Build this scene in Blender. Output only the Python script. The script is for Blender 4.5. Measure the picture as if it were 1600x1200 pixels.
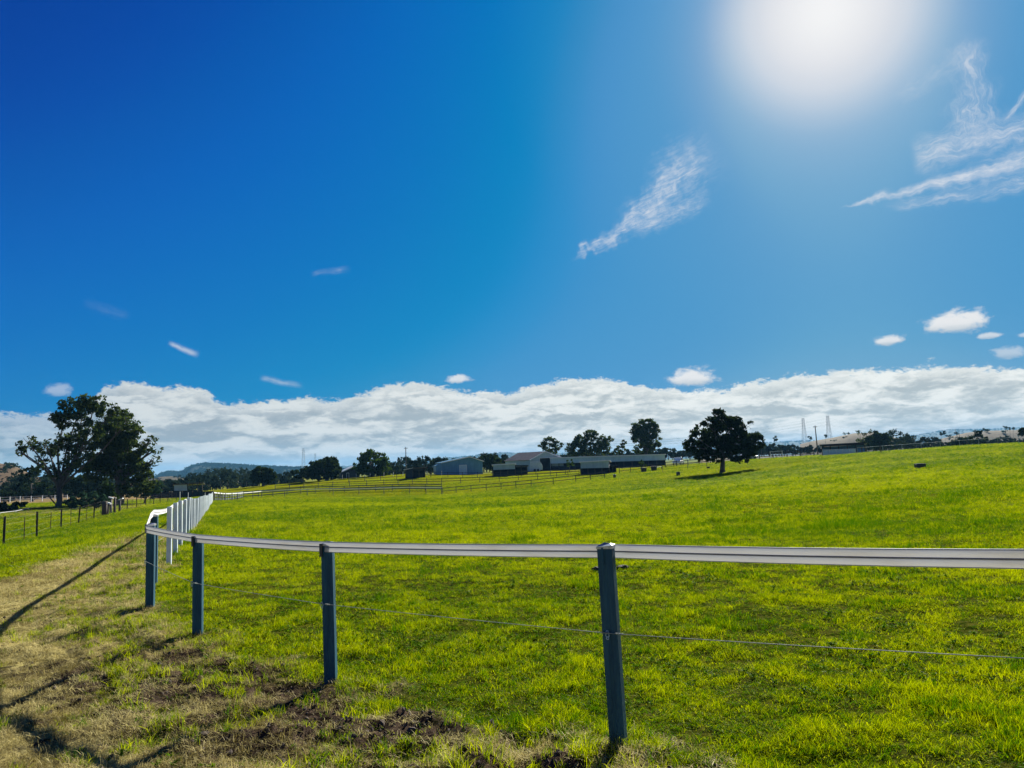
import bpy, math, random
import numpy as np
from mathutils import Matrix, Vector, Quaternion

S = bpy.context.scene
COL = S.collection
for o in list(S.objects):
    bpy.data.objects.remove(o, do_unlink=True)
random.seed(7)
RNG = np.random.default_rng(11)

# ------------------------------------------------------------------ camera
F = 1155.0                                   # focal length in photo pixels (1600 wide)
PITCH = math.atan((722 - 600) / F)
ROLL = math.radians(2.2)
EYE = Vector((0, 0, 1.65))
cam = bpy.data.cameras.new('camera')
cam.lens = 36 * F / 1600
cam.clip_start = 0.05
cam.clip_end = 20000
camo = bpy.data.objects.new('camera', cam)
CM = Matrix.Rotation(math.radians(90) + PITCH, 4, 'X') @ Matrix.Rotation(-ROLL, 4, 'Z')
camo.matrix_world = Matrix.Translation(EYE) @ CM
COL.objects.link(camo)
S.camera = camo
R3 = CM.to_3x3()


def ray(px, py):
    return (R3 @ Vector(((px - 800) / F, (600 - py) / F, -1))).normalized()


def P(px, py, d):
    """world point seen at photo pixel (px, py), d metres ahead of the camera"""
    v = ray(px, py)
    return EYE + v * (d / v.y)


def azel(px, py):
    v = ray(px, py)
    return math.degrees(math.atan2(v.x, v.y)), math.degrees(math.asin(v.z))


# ------------------------------------------------------------------ light and exposure
EXPO = 1.12
S.view_settings.view_transform = 'Standard'
S.view_settings.look = 'None'
S.view_settings.gamma = 1
S.view_settings.use_curve_mapping = False
S.view_settings.exposure = EXPO
SUNV = ray(1290, 16)
SUN_AZ = math.atan2(SUNV.x, SUNV.y)
SUN_EL = math.asin(SUNV.z)
sun = bpy.data.lights.new('sun', 'SUN')
sun.energy = 5.0
sun.angle = math.radians(0.53)
sun.color = (1.0, 0.95, 0.86)
suno = bpy.data.objects.new('sun', sun)
suno.rotation_euler = SUNV.to_track_quat('Z', 'Y').to_euler()
suno.location = (20, 40, 30)
COL.objects.link(suno)
S.cycles.max_bounces = 8
S.cycles.transparent_max_bounces = 8
S.cycles.volume_bounces = 0


class NT:
    """small helper to write node maths"""
    def __init__(s, tree):
        s.t = tree
        s.n = tree.nodes

    def put(s, sock, v):
        if hasattr(v, 'is_output') or isinstance(v, bpy.types.NodeSocket):
            s.t.links.new(v, sock)
        elif v is not None:
            sock.default_value = v

    def m(s, op, a, b=None, c=None, clamp=False):
        n = s.n.new('ShaderNodeMath')
        n.operation = op
        n.use_clamp = clamp
        for i, v in enumerate((a, b, c)):
            if v is not None:
                s.put(n.inputs[i], v)
        return n.outputs[0]

    def sstep(s, v, a, b):
        n = s.n.new('ShaderNodeMapRange')
        n.interpolation_type = 'SMOOTHSTEP'
        s.put(n.inputs[0], v)
        s.put(n.inputs[1], a)
        s.put(n.inputs[2], b)
        return n.outputs[0]

    def mix(s, f, a, b):
        n = s.n.new('ShaderNodeMix')
        n.data_type = 'RGBA'
        s.put(n.inputs[0], f)
        s.put(n.inputs[6], a)
        s.put(n.inputs[7], b)
        return n.outputs[2]

    def noise(s, vec, scale, detail=4, rough=0.5, dist=0.0, dims='3D'):
        n = s.n.new('ShaderNodeTexNoise')
        n.noise_dimensions = dims
        if vec is not None:
            s.t.links.new(vec, n.inputs['Vector'])
        n.inputs['Scale'].default_value = scale
        n.inputs['Detail'].default_value = detail
        n.inputs['Roughness'].default_value = rough
        n.inputs['Distortion'].default_value = dist
        return n.outputs[0]

    def comb(s, x, y, z=0.0):
        n = s.n.new('ShaderNodeCombineXYZ')
        for i, v in enumerate((x, y, z)):
            s.put(n.inputs[i], v)
        return n.outputs[0]

    def curve(s, v, pts, x0, x1):
        """float curve through pts; input range x0..x1"""
        n = s.n.new('ShaderNodeFloatCurve')
        k = s.m('DIVIDE', s.m('SUBTRACT', v, x0), x1 - x0, clamp=True)
        s.t.links.new(k, n.inputs['Value'])
        ymax = max(p[1] for p in pts)
        ymax = max(ymax, 1e-6)
        c = n.mapping.curves[0]
        q = [((p[0] - x0) / (x1 - x0), p[1] / ymax) for p in pts]
        c.points[0].location = q[0]
        c.points[1].location = q[-1]
        for p in q[1:-1]:
            c.points.new(*p)
        for p in c.points:
            p.handle_type = 'AUTO_CLAMPED'
        n.mapping.update()
        return s.m('MULTIPLY', n.outputs[0], ymax)


def build_world():
    w = bpy.data.worlds.new("World")
    S.world = w
    w.use_nodes = True
    t = w.node_tree
    N = NT(t)
    bg = t.nodes['Background']
    sky = t.nodes.new('ShaderNodeTexSky')
    sky.sky_type = 'NISHITA'
    sky.sun_disc = False
    sky.sun_elevation = SUN_EL
    sky.sun_rotation = SUN_AZ
    sky.dust_density = 1.0
    sep = t.nodes.new('ShaderNodeSeparateColor')
    t.links.new(sky.outputs[0], sep.inputs[0])
    # camera-like response of the phone to a sky exposed for the sun (raw value/10 -> shown value)
    r = N.curve(sep.outputs[0], [(0, 0), (6, 0.0), (8, .022), (9.7, .052), (14.7, .085), (18.2, .15), (22, .20), (30, .3), (60, .5)], 0, 60)
    g = N.curve(sep.outputs[1], [(0, 0), (1.6, .02), (2.7, .054), (3.4, .096), (4.3, .136), (5.6, .178), (7.4, .228), (10.6, .290),
                                 (14.3, .318), (17, .38), (20, .41), (30, .5), (60, .6)], 0, 60)
    b = N.curve(sep.outputs[2], [(0, 0), (2.5, .17), (4.1, .335), (5, .43), (6, .50), (8.7, .535), (10.5, .585),
                                 (14, .59), (17, .62), (30, .66), (60, .7)], 0, 60)
    cc = t.nodes.new('ShaderNodeCombineColor')
    for i, v in enumerate((r, g, b)):
        t.links.new(v, cc.inputs[i])
    col = cc.outputs[0]

    tc = t.nodes.new('ShaderNodeTexCoord')
    D = tc.outputs['Generated']
    sx = t.nodes.new('ShaderNodeSeparateXYZ')
    t.links.new(D, sx.inputs[0])
    X, Y, Z = sx.outputs
    az = N.m('MULTIPLY', N.m('ARCTAN2', X, Y), 57.2958)
    el = N.m('MULTIPLY', N.m('ARCSINE', Z), 57.2958)

    # bright veil round the sun
    dt = t.nodes.new('ShaderNodeVectorMath')
    dt.operation = 'DOT_PRODUCT'
    t.links.new(D, dt.inputs[0])
    dt.inputs[1].default_value = SUNV
    ang = N.m('MULTIPLY', N.m('ARCCOSINE', N.m('MINIMUM', dt.outputs['Value'], 0.999999)), 57.2958)
    veil = N.curve(ang, [(0, 1), (2.5, .985), (4.2, .85), (5.6, .58), (7, .29), (8.3, .13), (10, .06), (12, .025), (16, .015), (22, 0)], 0, 22)
    col = N.mix(veil, col, (.76, .77, .81, 1))
    col = N.mix(N.m('MULTIPLY', N.sstep(ang, 4.5, 0.0), .9), col, (.93, .93, .93, 1))

    # ---- cirrus: feathered streaks given by axis points
    def wisp(col, a, b, w0, w1, op, freq=1.0, seed=0.0, sharp=(.40, .70), stretch=5.0, taper=1.0, fib=None):
        (x0, y0), (x1, y1) = azel(*a), azel(*b)
        L = math.hypot(x1 - x0, y1 - y0)
        ux, uy = (x1 - x0) / L, (y1 - y0) / L
        dx = N.m('SUBTRACT', az, x0)
        dy = N.m('SUBTRACT', el, y0)
        u = N.m('DIVIDE', N.m('ADD', N.m('MULTIPLY', dx, ux), N.m('MULTIPLY', dy, uy)), L)
        v = N.m('SUBTRACT', N.m('MULTIPLY', dy, ux), N.m('MULTIPLY', dx, uy))
        warp = N.noise(N.comb(N.m('MULTIPLY', u, L), v, seed), .45, 3, .6)
        v = N.m('ADD', v, N.m('MULTIPLY', N.m('SUBTRACT', warp, .5), 1.6 * max(w1, w0) / 1.5))
        wid = N.m('MULTIPLY_ADD', u, w1 - w0, w0)
        vn = N.m('DIVIDE', N.m('ABSOLUTE', v), N.m('MAXIMUM', wid, .03))
        fall = N.sstep(vn, 1.0, 0.0)
        ends = N.m('MULTIPLY', N.sstep(u, -.02, .16 * taper), N.sstep(u, 1.02, 0.72))
        if fib is None:
            fu, fv = N.m('MULTIPLY', u, L), v
        else:
            ca, sa = math.cos(math.radians(fib)), math.sin(math.radians(fib))
            fu = N.m('ADD', N.m('MULTIPLY', dx, ca), N.m('MULTIPLY', dy, sa))
            fv = N.m('SUBTRACT', N.m('MULTIPLY', dy, ca), N.m('MULTIPLY', dx, sa))
        n1 = N.noise(N.comb(N.m('MULTIPLY', fu, 1.8 / stretch), N.m('MULTIPLY', fv, 2.4), seed + 3), 1.8 * freq, 8, .70, .5)
        n2 = N.noise(N.comb(N.m('MULTIPLY', u, L), N.m('MULTIPLY', v, 1.4), seed + 9), 1.1 * freq, 4, .6)
        al = N.m('MULTIPLY', N.sstep(N.m('ADD', N.m('MULTIPLY', n1, .6), N.m('MULTIPLY', n2, .4)), *sharp), fall)
        al = N.m('ADD', N.m('MULTIPLY', al, .8), N.m('MULTIPLY', N.m('POWER', fall, 2), .25))
        al = N.m('MULTIPLY', N.m('MULTIPLY', al, ends), op, clamp=True)
        return N.mix(al, col, (.78, .79, .83, 1))

    col = wisp(col, (893, 408), (1125, 225), .15, 3.4, .80, 1.1, 1.0, (.38, .72), 4.5, 1.0, 20)
    col = wisp(col, (985, 358), (1115, 308), 1.1, 1.2, .5, 1.5, 5.0, (.4, .7), 3.5, 1.0, 12)
    col = wisp(col, (1312, 324), (1680, 225), .1, 1.4, .85, 1.0, 2.0, (.34, .68), 8)
    col = wisp(col, (1380, 322), (1700, 255), .5, 1.7, .5, 1.0, 6.0, (.42, .68), 8)
    col = wisp(col, (1425, 246), (1680, 175), 1.9, 1.5, .72, 1.0, 8.0, (.36, .72), 6, .5)
    col = wisp(col, (1512, 60), (1526, 225), 1.1, 2.6, .55, 1.0, 4.0, (.42, .7), 4)
    col = wisp(col, (1568, 192), (1650, 90), .15, .8, .7, 1.0, 12.0)
    col = wisp(col, (1400, 160), (1540, 60), .8, 1.6, .22, 1.0, 14.0)
    col = wisp(col, (485, 428), (550, 420), .35, .4, .22, 1.5, 15.0)
    col = wisp(col, (128, 474), (205, 495), .6, .6, .08, 1.5, 16.0)
    col = wisp(col, (262, 536), (312, 556), .25, .4, .5, 1.5, 17.0, (.3, .5))
    col = wisp(col, (405, 590), (475, 604), .3, .35, .35, 1.5, 18.0, (.3, .6))

    # ---- the long bank of low cloud
    pts = [(-30, 640), (0, 642), (60, 648), (110, 650), (150, 618), (180, 596), (225, 600), (260, 606), (305, 606), (335, 622), (380, 630),
           (440, 622), (510, 624), (560, 613), (600, 606), (650, 598), (700, 608), (760, 612), (820, 606), (875, 592),
           (935, 589), (990, 603), (1045, 606), (1120, 608), (1160, 600), (1225, 588), (1300, 579), (1380, 577),
           (1440, 571), (1520, 572), (1600, 574), (1640, 576)]
    prof = [azel(*p) for p in pts]
    prof = [(-60, 6.0), (-48, 6.6), (-40, 6.2)] + prof + [(42, 7), (52, 6.2), (60, 6.5)]
    prof = sorted(prof)
    top = N.curve(az, prof, -60, 60)
    cv = N.comb(N.m('MULTIPLY', az, 1.0), N.m('MULTIPLY', el, 1.9), 0.0)
    n1 = N.noise(cv, .55, 7, .62, .4)
    n2 = N.noise(cv, 2.2, 5, .6, .3)
    h = N.m('SUBTRACT', top, el)
    n3 = N.noise(N.comb(az, N.m('MULTIPLY', el, 1.4), 2.0), 6.0, 4, .6)
    hh = N.m('ADD', h, N.m('ADD', N.m('MULTIPLY', N.m('SUBTRACT', n1, .5), 1.7), N.m('MULTIPLY', N.m('SUBTRACT', n2, .5), .75)))
    hh = N.m('ADD', hh, N.m('MULTIPLY', N.m('SUBTRACT', n3, .5), .45))
    alpha = N.sstep(hh, -.10, .30)
    # thin holes low down on the left
    # shading: bright crests, grey undersides in long flat bands
    bv = N.comb(N.m('MULTIPLY', az, .32), N.m('MULTIPLY', N.m('ADD', el, N.m('MULTIPLY', n1, .9)), 1.35), 4.0)
    bands = N.noise(bv, .75, 6, .52, .7)
    bv2 = N.comb(N.m('MULTIPLY', az, .8), N.m('MULTIPLY', el, 2.6), 7.0)
    fine = N.noise(bv2, 1.3, 6, .62, .4)
    sh = N.m('ADD', N.m('MULTIPLY', bands, .82), N.m('MULTIPLY', fine, .32))
    sh = N.sstep(sh, .44, .67)
    edge = N.sstep(hh, 1.5, .1)
    lit = N.m('MAXIMUM', sh, N.m('MULTIPLY', edge, .8))
    sunside = N.sstep(az, -32, 20)
    bright = N.mix(sunside, (.70, .73, .72, 1), (.92, .93, .88, 1))
    dark = N.mix(sunside, (.34, .40, .44, 1), (.48, .53, .53, 1))
    cl = N.mix(lit, dark, bright)
    low = N.sstep(el, 1.7, .2)
    cl = N.mix(N.m('MULTIPLY', low, .4), cl, (.66, .70, .71, 1))
    thin = N.m('MULTIPLY', N.sstep(az, -27, -33), .3)
    alpha = N.m('MULTIPLY', alpha, N.m('SUBTRACT', 1.0, thin))
    alpha = N.m('MULTIPLY', alpha, N.sstep(el, -3, -1))
    col = N.mix(alpha, col, cl)

    # ---- small separate puffs
    for k, (cx, cy, rx, ry, op) in enumerate([(1493, 506, 1.9, .85, 1), (1391, 533, 1.25, .38, .9), (1550, 525, .8, .22, .7),
                                              (1583, 552, 1.1, .42, .5), (1083, 592, 1.8, .75, 1), (716, 594, .95, .38, .85),
                                              (93, 612, .9, .5, .4), (1604, 524, .5, .2, .5)]):
        a0, e0 = azel(cx, cy)
        n = N.noise(N.comb(az, N.m('MULTIPLY', el, 1.6), 20.0 + k), .9, 7, .62, .3)
        dx = N.m('DIVIDE', N.m('SUBTRACT', az, a0), rx)
        dyr = N.m('SUBTRACT', el, e0)
        dy = N.m('DIVIDE', dyr, N.m('MULTIPLY_ADD', N.m('GREATER_THAN', dyr, 0), ry * .45, ry * .75))
        rr = N.m('SQRT', N.m('ADD', N.m('MULTIPLY', dx, dx), N.m('MULTIPLY', dy, dy)))
        rr = N.m('ADD', rr, N.m('MULTIPLY', N.m('SUBTRACT', n, .5), 1.9))
        al = N.m('MULTIPLY', N.sstep(rr, 1.15, .50), op)
        shd = N.sstep(N.m('ADD', dy, N.m('MULTIPLY', n, .6)), -.5, .5)
        cc2 = N.mix(shd, (.56, .62, .66, 1), (.84, .84, .84, 1))
        col = N.mix(al, col, cc2)

    # the values above are what the picture shows; bring them to scene light
    sc = t.nodes.new('ShaderNodeVectorMath')
    sc.operation = 'SCALE'
    t.links.new(col, sc.inputs[0])
    sc.inputs['Scale'].default_value = 10 * 2 ** (-EXPO)
    t.links.new(sc.outputs[0], bg.inputs[0])
    bg.inputs[1].default_value = 0.1
    w.cycles.sampling_method = 'MANUAL'
    w.cycles.sample_map_resolution = 512


build_world()

# ------------------------------------------------------------------ materials
MATS = {}


def new_mat(name):
    m = bpy.data.materials.new(name)
    m.use_nodes = True
    t = m.node_tree
    return m, t, NT(t), t.nodes['Principled BSDF'], t.nodes['Material Output']


def plain(name, c1, c2=None, rough=.6, scale=6.0, bump=0.0, metal=0.0, stretch=None, spec=.5, detail=5, lo=.35, hi=.65):
    if name in MATS:
        return MATS[name]
    m, t, N, p, out = new_mat(name)
    c2 = c2 or tuple(v * .72 for v in c1)
    tc = t.nodes.new('ShaderNodeTexCoord')
    v = tc.outputs['Object']
    if stretch:
        mp = t.nodes.new('ShaderNodeMapping')
        mp.inputs['Scale'].default_value = stretch
        t.links.new(v, mp.inputs[0])
        v = mp.outputs[0]
    n = N.noise(v, scale, detail, .6)
    f = N.sstep(n, lo, hi)
    t.links.new(N.mix(f, (*c2, 1), (*c1, 1)), p.inputs['Base Color'])
    p.inputs['Roughness'].default_value = rough
    p.inputs['Metallic'].default_value = metal
    p.inputs['Specular IOR Level'].default_value = spec
    if bump:
        b = t.nodes.new('ShaderNodeBump')
        b.inputs['Strength'].default_value = bump
        b.inputs['Distance'].default_value = .02
        t.links.new(N.noise(v, scale * 4, 5, .6), b.inputs['Height'])
        t.links.new(b.outputs[0], p.inputs['Normal'])
    MATS[name] = m
    return m


def cladding(name, c1, c2, pitch=.2, rough=.5):
    """ribbed sheet metal"""
    if name in MATS:
        return MATS[name]
    m, t, N, p, out = new_mat(name)
    tc = t.nodes.new('ShaderNodeTexCoord')
    sx = t.nodes.new('ShaderNodeSeparateXYZ')
    t.links.new(tc.outputs['Object'], sx.inputs[0])
    n = N.noise(tc.outputs['Object'], .8, 5, .6)
    streak = t.nodes.new('ShaderNodeMapping')
    streak.inputs['Scale'].default_value = (3, 3, .25)
    t.links.new(tc.outputs['Object'], streak.inputs[0])
    n2 = N.noise(streak.outputs[0], 1.2, 4, .6)
    f = N.sstep(N.m('ADD', N.m('MULTIPLY', n, .5), N.m('MULTIPLY', n2, .5)), .38, .62)
    t.links.new(N.mix(f, (*c2, 1), (*c1, 1)), p.inputs['Base Color'])
    p.inputs['Roughness'].default_value = rough
    w = N.m('SINE', N.m('MULTIPLY', N.m('ADD', sx.outputs[0], sx.outputs[1]), 6.283 / pitch))
    b = t.nodes.new('ShaderNodeBump')
    b.inputs['Strength'].default_value = .5
    b.inputs['Distance'].default_value = .03
    t.links.new(w, b.inputs['Height'])
    t.links.new(b.outputs[0], p.inputs['Normal'])
    MATS[name] = m
    return m


def leafy(name, c_dark, c_light, trans=.35, attr='tint', instancer=False, gloss=.0, blade=False):
    """leaf or blade: diffuse + light passing through"""
    if name in MATS:
        return MATS[name]
    m, t, N, p, out = new_mat(name)
    t.nodes.remove(p)
    a = t.nodes.new('ShaderNodeAttribute')
    a.attribute_type = 'INSTANCER' if instancer else 'GEOMETRY'
    a.attribute_name = attr
    fac = a.outputs['Fac']
    if blade:                                     # every blade has its own age and colour
        b_ = t.nodes.new('ShaderNodeAttribute')
        b_.attribute_name = 'blade'
        fac = N.m('ADD', fac, N.m('MULTIPLY', N.m('SUBTRACT', b_.outputs['Fac'], .5), 1.1), clamp=True)
    col = N.mix(fac, (*c_dark, 1), (*c_light, 1))
    d = t.nodes.new('ShaderNodeBsdfDiffuse')
    tr = t.nodes.new('ShaderNodeBsdfTranslucent')
    t.links.new(col, d.inputs[0])
    hs = t.nodes.new('ShaderNodeHueSaturation')
    hs.inputs['Saturation'].default_value = 1.1
    hs.inputs['Value'].default_value = 1.35
    t.links.new(col, hs.inputs['Color'])
    t.links.new(hs.outputs[0], tr.inputs[0])
    mx = t.nodes.new('ShaderNodeMixShader')
    mx.inputs[0].default_value = trans
    t.links.new(d.outputs[0], mx.inputs[1])
    t.links.new(tr.outputs[0], mx.inputs[2])
    g = t.nodes.new('ShaderNodeBsdfGlossy')
    g.inputs['Roughness'].default_value = .42
    g.inputs[0].default_value = (1, 1, .9, 1)
    m2 = t.nodes.new('ShaderNodeMixShader')
    m2.inputs[0].default_value = gloss
    t.links.new(mx.outputs[0], m2.inputs[1])
    t.links.new(g.outputs[0], m2.inputs[2])
    t.links.new(m2.outputs[0], out.inputs[0])
    MATS[name] = m
    return m


def rail_material():
    m, t, N, p, out = new_mat('white_flexible_rail')
    t.nodes.remove(p)
    tc = t.nodes.new('ShaderNodeTexCoord')
    mp = t.nodes.new('ShaderNodeMapping')
    mp.inputs['Scale'].default_value = (1, 1, 8)
    t.links.new(tc.outputs['Object'], mp.inputs[0])
    n = N.noise(mp.outputs[0], 1.6, 6, .6)
    col = N.mix(N.sstep(n, .42, .75), (.72, .72, .70, 1), (.58, .55, .47, 1))
    d = t.nodes.new('ShaderNodeBsdfDiffuse')
    tr = t.nodes.new('ShaderNodeBsdfTranslucent')
    t.links.new(col, d.inputs[0])
    t.links.new(col, tr.inputs[0])
    mx = t.nodes.new('ShaderNodeMixShader')
    mx.inputs[0].default_value = .135
    t.links.new(d.outputs[0], mx.inputs[1])
    t.links.new(tr.outputs[0], mx.inputs[2])
    g = t.nodes.new('ShaderNodeBsdfGlossy')
    g.inputs['Roughness'].default_value = .35
    m2 = t.nodes.new('ShaderNodeMixShader')
    m2.inputs[0].default_value = .04
    t.links.new(mx.outputs[0], m2.inputs[1])
    t.links.new(g.outputs[0], m2.inputs[2])
    t.links.new(m2.outputs[0], out.inputs[0])
    return m


# ------------------------------------------------------------------ mesh helpers
def mesh_np(name, V, faces_quads=None, faces_tris=None):
    me = bpy.data.meshes.new(name)
    V = np.asarray(V, dtype=np.float32)
    me.vertices.add(len(V))
    me.vertices.foreach_set('co', V.ravel())
    nq = 0 if faces_quads is None else len(faces_quads)
    nt = 0 if faces_tris is None else len(faces_tris)
    if nq + nt:
        idx = []
        if nq:
            idx.append(np.asarray(faces_quads, dtype=np.int32).ravel())
        if nt:
            idx.append(np.asarray(faces_tris, dtype=np.int32).ravel())
        idx = np.concatenate(idx)
        me.loops.add(len(idx))
        me.loops.foreach_set('vertex_index', idx)
        starts = np.concatenate([np.arange(nq) * 4, nq * 4 + np.arange(nt) * 3]).astype(np.int32)
        me.polygons.add(nq + nt)
        me.polygons.foreach_set('loop_start', starts)
        me.update(calc_edges=True)
    else:
        me.update()
    return me


class MB:
    def __init__(s):
        s.v = []
        s.f = []

    def add(s, vs, fs):
        k = len(s.v)
        s.v += [tuple(v) for v in vs]
        s.f += [tuple(i + k for i in f) for f in fs]
        return s

    def box(s, c, size, rz=0.0, rot=None):
        hx, hy, hz = [q / 2 for q in size]
        M = rot or Matrix.Rotation(rz, 3, 'Z')
        c = Vector(c)
        vs = [c + M @ Vector((x * hx, y * hy, z * hz)) for x in (-1, 1) for y in (-1, 1) for z in (-1, 1)]
        return s.add(vs, [(0, 1, 3, 2), (4, 6, 7, 5), (0, 4, 5, 1), (2, 3, 7, 6), (0, 2, 6, 4), (1, 5, 7, 3)])

    def hexa(s, a, b):
        """a, b: two quads of four points each, joined"""
        return s.add(list(a) + list(b), [(0, 1, 2, 3), (7, 6, 5, 4), (0, 4, 5, 1), (1, 5, 6, 2), (2, 6, 7, 3), (3, 7, 4, 0)])

    def prism(s, pts, off):
        n = len(pts)
        off = Vector(off)
        vs = [Vector(p) for p in pts] + [Vector(p) + off for p in pts]
        fs = [tuple(range(n)), tuple(range(2 * n - 1, n - 1, -1))]
        fs += [(i, i + n, (i + 1) % n + n, (i + 1) % n) for i in range(n)]
        return s.add(vs, fs)

    def tube(s, pts, r, n=6, cap=True):
        pts = [Vector(p) for p in pts]
        rs = r if isinstance(r, (list, tuple)) else [r] * len(pts)
        vs, fs = [], []
        up = Vector((0.13, .31, .94))
        for i, p in enumerate(pts):
            t = (pts[min(i + 1, len(pts) - 1)] - pts[max(i - 1, 0)])
            t = t.normalized() if t.length > 1e-9 else Vector((0, 0, 1))
            a = t.cross(up)
            if a.length < 1e-3:
                a = t.cross(Vector((1, 0, 0)))
            a.normalize()
            b = t.cross(a)
            for k in range(n):
                w = 2 * math.pi * k / n
                vs.append(p + (a * math.cos(w) + b * math.sin(w)) * rs[i])
        for i in range(len(pts) - 1):
            for k in range(n):
                fs.append((i * n + k, i * n + (k + 1) % n, (i + 1) * n + (k + 1) % n, (i + 1) * n + k))
        if cap:
            fs.append(tuple(range(n - 1, -1, -1)))
            fs.append(tuple((len(pts) - 1) * n + k for k in range(n)))
        return s.add(vs, fs)

    def mesh(s, name, smooth=False):
        me = bpy.data.meshes.new(name)
        me.from_pydata(s.v, [], s.f)
        me.update()
        if smooth:
            me.polygons.foreach_set('use_smooth', [True] * len(me.polygons))
        return me


def link(name, me, mat=None, parent=None, loc=None, **props):
    o = bpy.data.objects.new(name, me)
    if mat and me is not None and not me.materials:
        me.materials.append(mat)
    COL.objects.link(o)
    if parent:
        o.parent = parent
    if loc is not None:
        o.location = loc
    for k, v in props.items():
        o[k] = v
    return o


def part(name, mb, mat, parent, smooth=False, bevel=0.0, **props):
    """mb holds world points; shift them so that they are relative to the parent's base"""
    off = parent_world(parent)
    mb.v = [(x - off.x, y - off.y, z - off.z) for x, y, z in mb.v]
    o = link(name, mb.mesh(name, smooth), mat, parent, **props)
    if bevel:
        b = o.modifiers.new('bevel', 'BEVEL')
        b.width = bevel
        b.segments = 2
        b.limit_method = 'ANGLE'
    return o


def parent_world(p):
    v = Vector((0, 0, 0))
    while p is not None:
        v += Vector(p.location)
        p = p.parent
    return v


def thing(name, label, cat, loc, group=None):
    o = bpy.data.objects.new(name, None)
    o.empty_display_size = .3
    COL.objects.link(o)
    o.location = loc
    o['label'] = label
    o['category'] = cat
    if group:
        o['group'] = group
    return o


# ------------------------------------------------------------------ numpy noise
_perm = np.random.default_rng(3).random((256, 256)).astype(np.float64)


def vnoise(x, y):
    xi = np.floor(x).astype(int)
    yi = np.floor(y).astype(int)
    fx = x - xi
    fy = y - yi
    fx = fx * fx * (3 - 2 * fx)
    fy = fy * fy * (3 - 2 * fy)
    a = _perm[xi & 255, yi & 255]
    b = _perm[(xi + 1) & 255, yi & 255]
    c = _perm[xi & 255, (yi + 1) & 255]
    d = _perm[(xi + 1) & 255, (yi + 1) & 255]
    return (a * (1 - fx) + b * fx) * (1 - fy) + (c * (1 - fx) + d * fx) * fy


def fbm(x, y, s, o=4, seed=0.0):
    v = 0
    amp = .5
    tot = 0
    for k in range(o):
        v = v + amp * vnoise(x * s + 17.3 * k + seed, y * s + 9.1 * k - seed)
        tot += amp
        s *= 2.07
        amp *= .5
    return v / tot


# ------------------------------------------------------------------ layout: ground control points (px, py, distance)
CTRL = [
    (967, 1165, 4.3), (517, 1064, 5.85), (309, 992, 7.3), (233, 945, 8.6), (241, 914, 10.9), (256, 882, 14),
    (285, 847, 19.5), (332, 783, 85), (0, 990, 8.15), (0, 1108, 5.65), (222, 835, 21), (110, 865, 16.4), (0, 905, 12.6), (120, 1190, 4.35),
    (298, 831, 24), (304, 825, 27.5), (314, 810, 36), (320, 801, 44.4), (327, 790.5, 62),
    (1600, 1195, 3.85), (1600, 1020, 5.9), (1600, 860, 11.5), (1600, 790, 19), (1600, 735, 42), (1600, 691, 125),
    (1440, 731, 50), (1440, 702, 120), (1350, 707, 122), (1310, 712, 128), (1200, 718, 130), (1200, 745, 60), (1078, 749, 83), (1112, 753, 78),
    (1128, 739, 95), (960, 747, 110), (800, 790, 42), (800, 766, 112), (690, 773, 125), (560, 774, 130), (409, 777, 130),
    (500, 800, 40), (1100, 900, 10), (700, 900, 11), (900, 820, 22), (1200, 830, 18.5),
    (715, 742, 185), (850, 735, 190), (940, 742, 150), (1040, 727, 185), (411, 759, 175), (500, 752, 175), (580, 745, 185),
    (655, 745, 160), (1275, 711, 160), (1165, 718, 160), (630, 740, 215),
    (5, 854, 34), (57, 840, 39), (95, 826, 51), (122, 820, 55), (146, 811, 61), (198, 798, 90), (240, 789, 105),
    (88, 791, 104), (185, 788, 110), (0, 785, 150), (105, 782, 150), (281, 785, 95), (285, 779, 150),
    (1480, 697, 122), (1250, 716, 110),
]
CP = [P(*c) for c in CTRL]
CV = [(p.x, p.y, p.z) for p in CP]
for a in range(-180, 180, 30):                       # the land beyond and behind the frame
    ar = math.radians(a)
    for r, z in ((260, -5.0), (600, -9.0), (2500, -14.0), (9000, -22.0)):
        if abs(a) > 60 and r == 260:
            z = -4.0
        CV.append((r * math.sin(ar), r * math.cos(ar), z))
for a in (-150, -120, 120, 150, 180, -90, 90):
    ar = math.radians(a)
    for r, z in ((2, -.02), (12, -.2 if a < 0 else .1), (60, -2 if a < 0 else .5)):
        CV.append((r * math.sin(ar), r * math.cos(ar), z))
for r in (.8, 2.0):
    CV.append((0, r, 0.0))
CV = np.array(CV)


def feat(x, y):
    r = np.maximum(np.hypot(x, y), 1.0)
    u = np.log(r)
    az = np.arctan2(x, y)
    # directions on a circle so that the back joins up
    return np.stack([u, 1.7 * np.sin(az), 1.7 * np.cos(az)], -1)


_fc = feat(CV[:, 0], CV[:, 1])


def _phi(d):
    return d


_K = _phi(np.linalg.norm(_fc[:, None] - _fc[None], axis=-1))
_n = len(CV)
_A = np.zeros((_n + 4, _n + 4))
_A[:_n, :_n] = _K - np.eye(_n) * .02
_A[:_n, _n] = 1
_A[:_n, _n + 1:] = _fc
_A[_n:, :_n] = _A[:_n, _n:].T
_w = np.linalg.solve(_A, np.concatenate([CV[:, 2], np.zeros(4)]))


def gz_base(x, y):
    x = np.atleast_1d(np.asarray(x, float))
    y = np.atleast_1d(np.asarray(y, float))
    out = np.empty(len(x))
    for i in range(0, len(x), 40000):
        f = feat(x[i:i + 40000], y[i:i + 40000])
        d = np.sqrt(np.maximum(((f[:, None, :] - _fc[None]) ** 2).sum(-1), 0))
        out[i:i + 40000] = d @ _w[:_n] + _w[_n] + f @ _w[_n + 1:]
    return out


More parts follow.
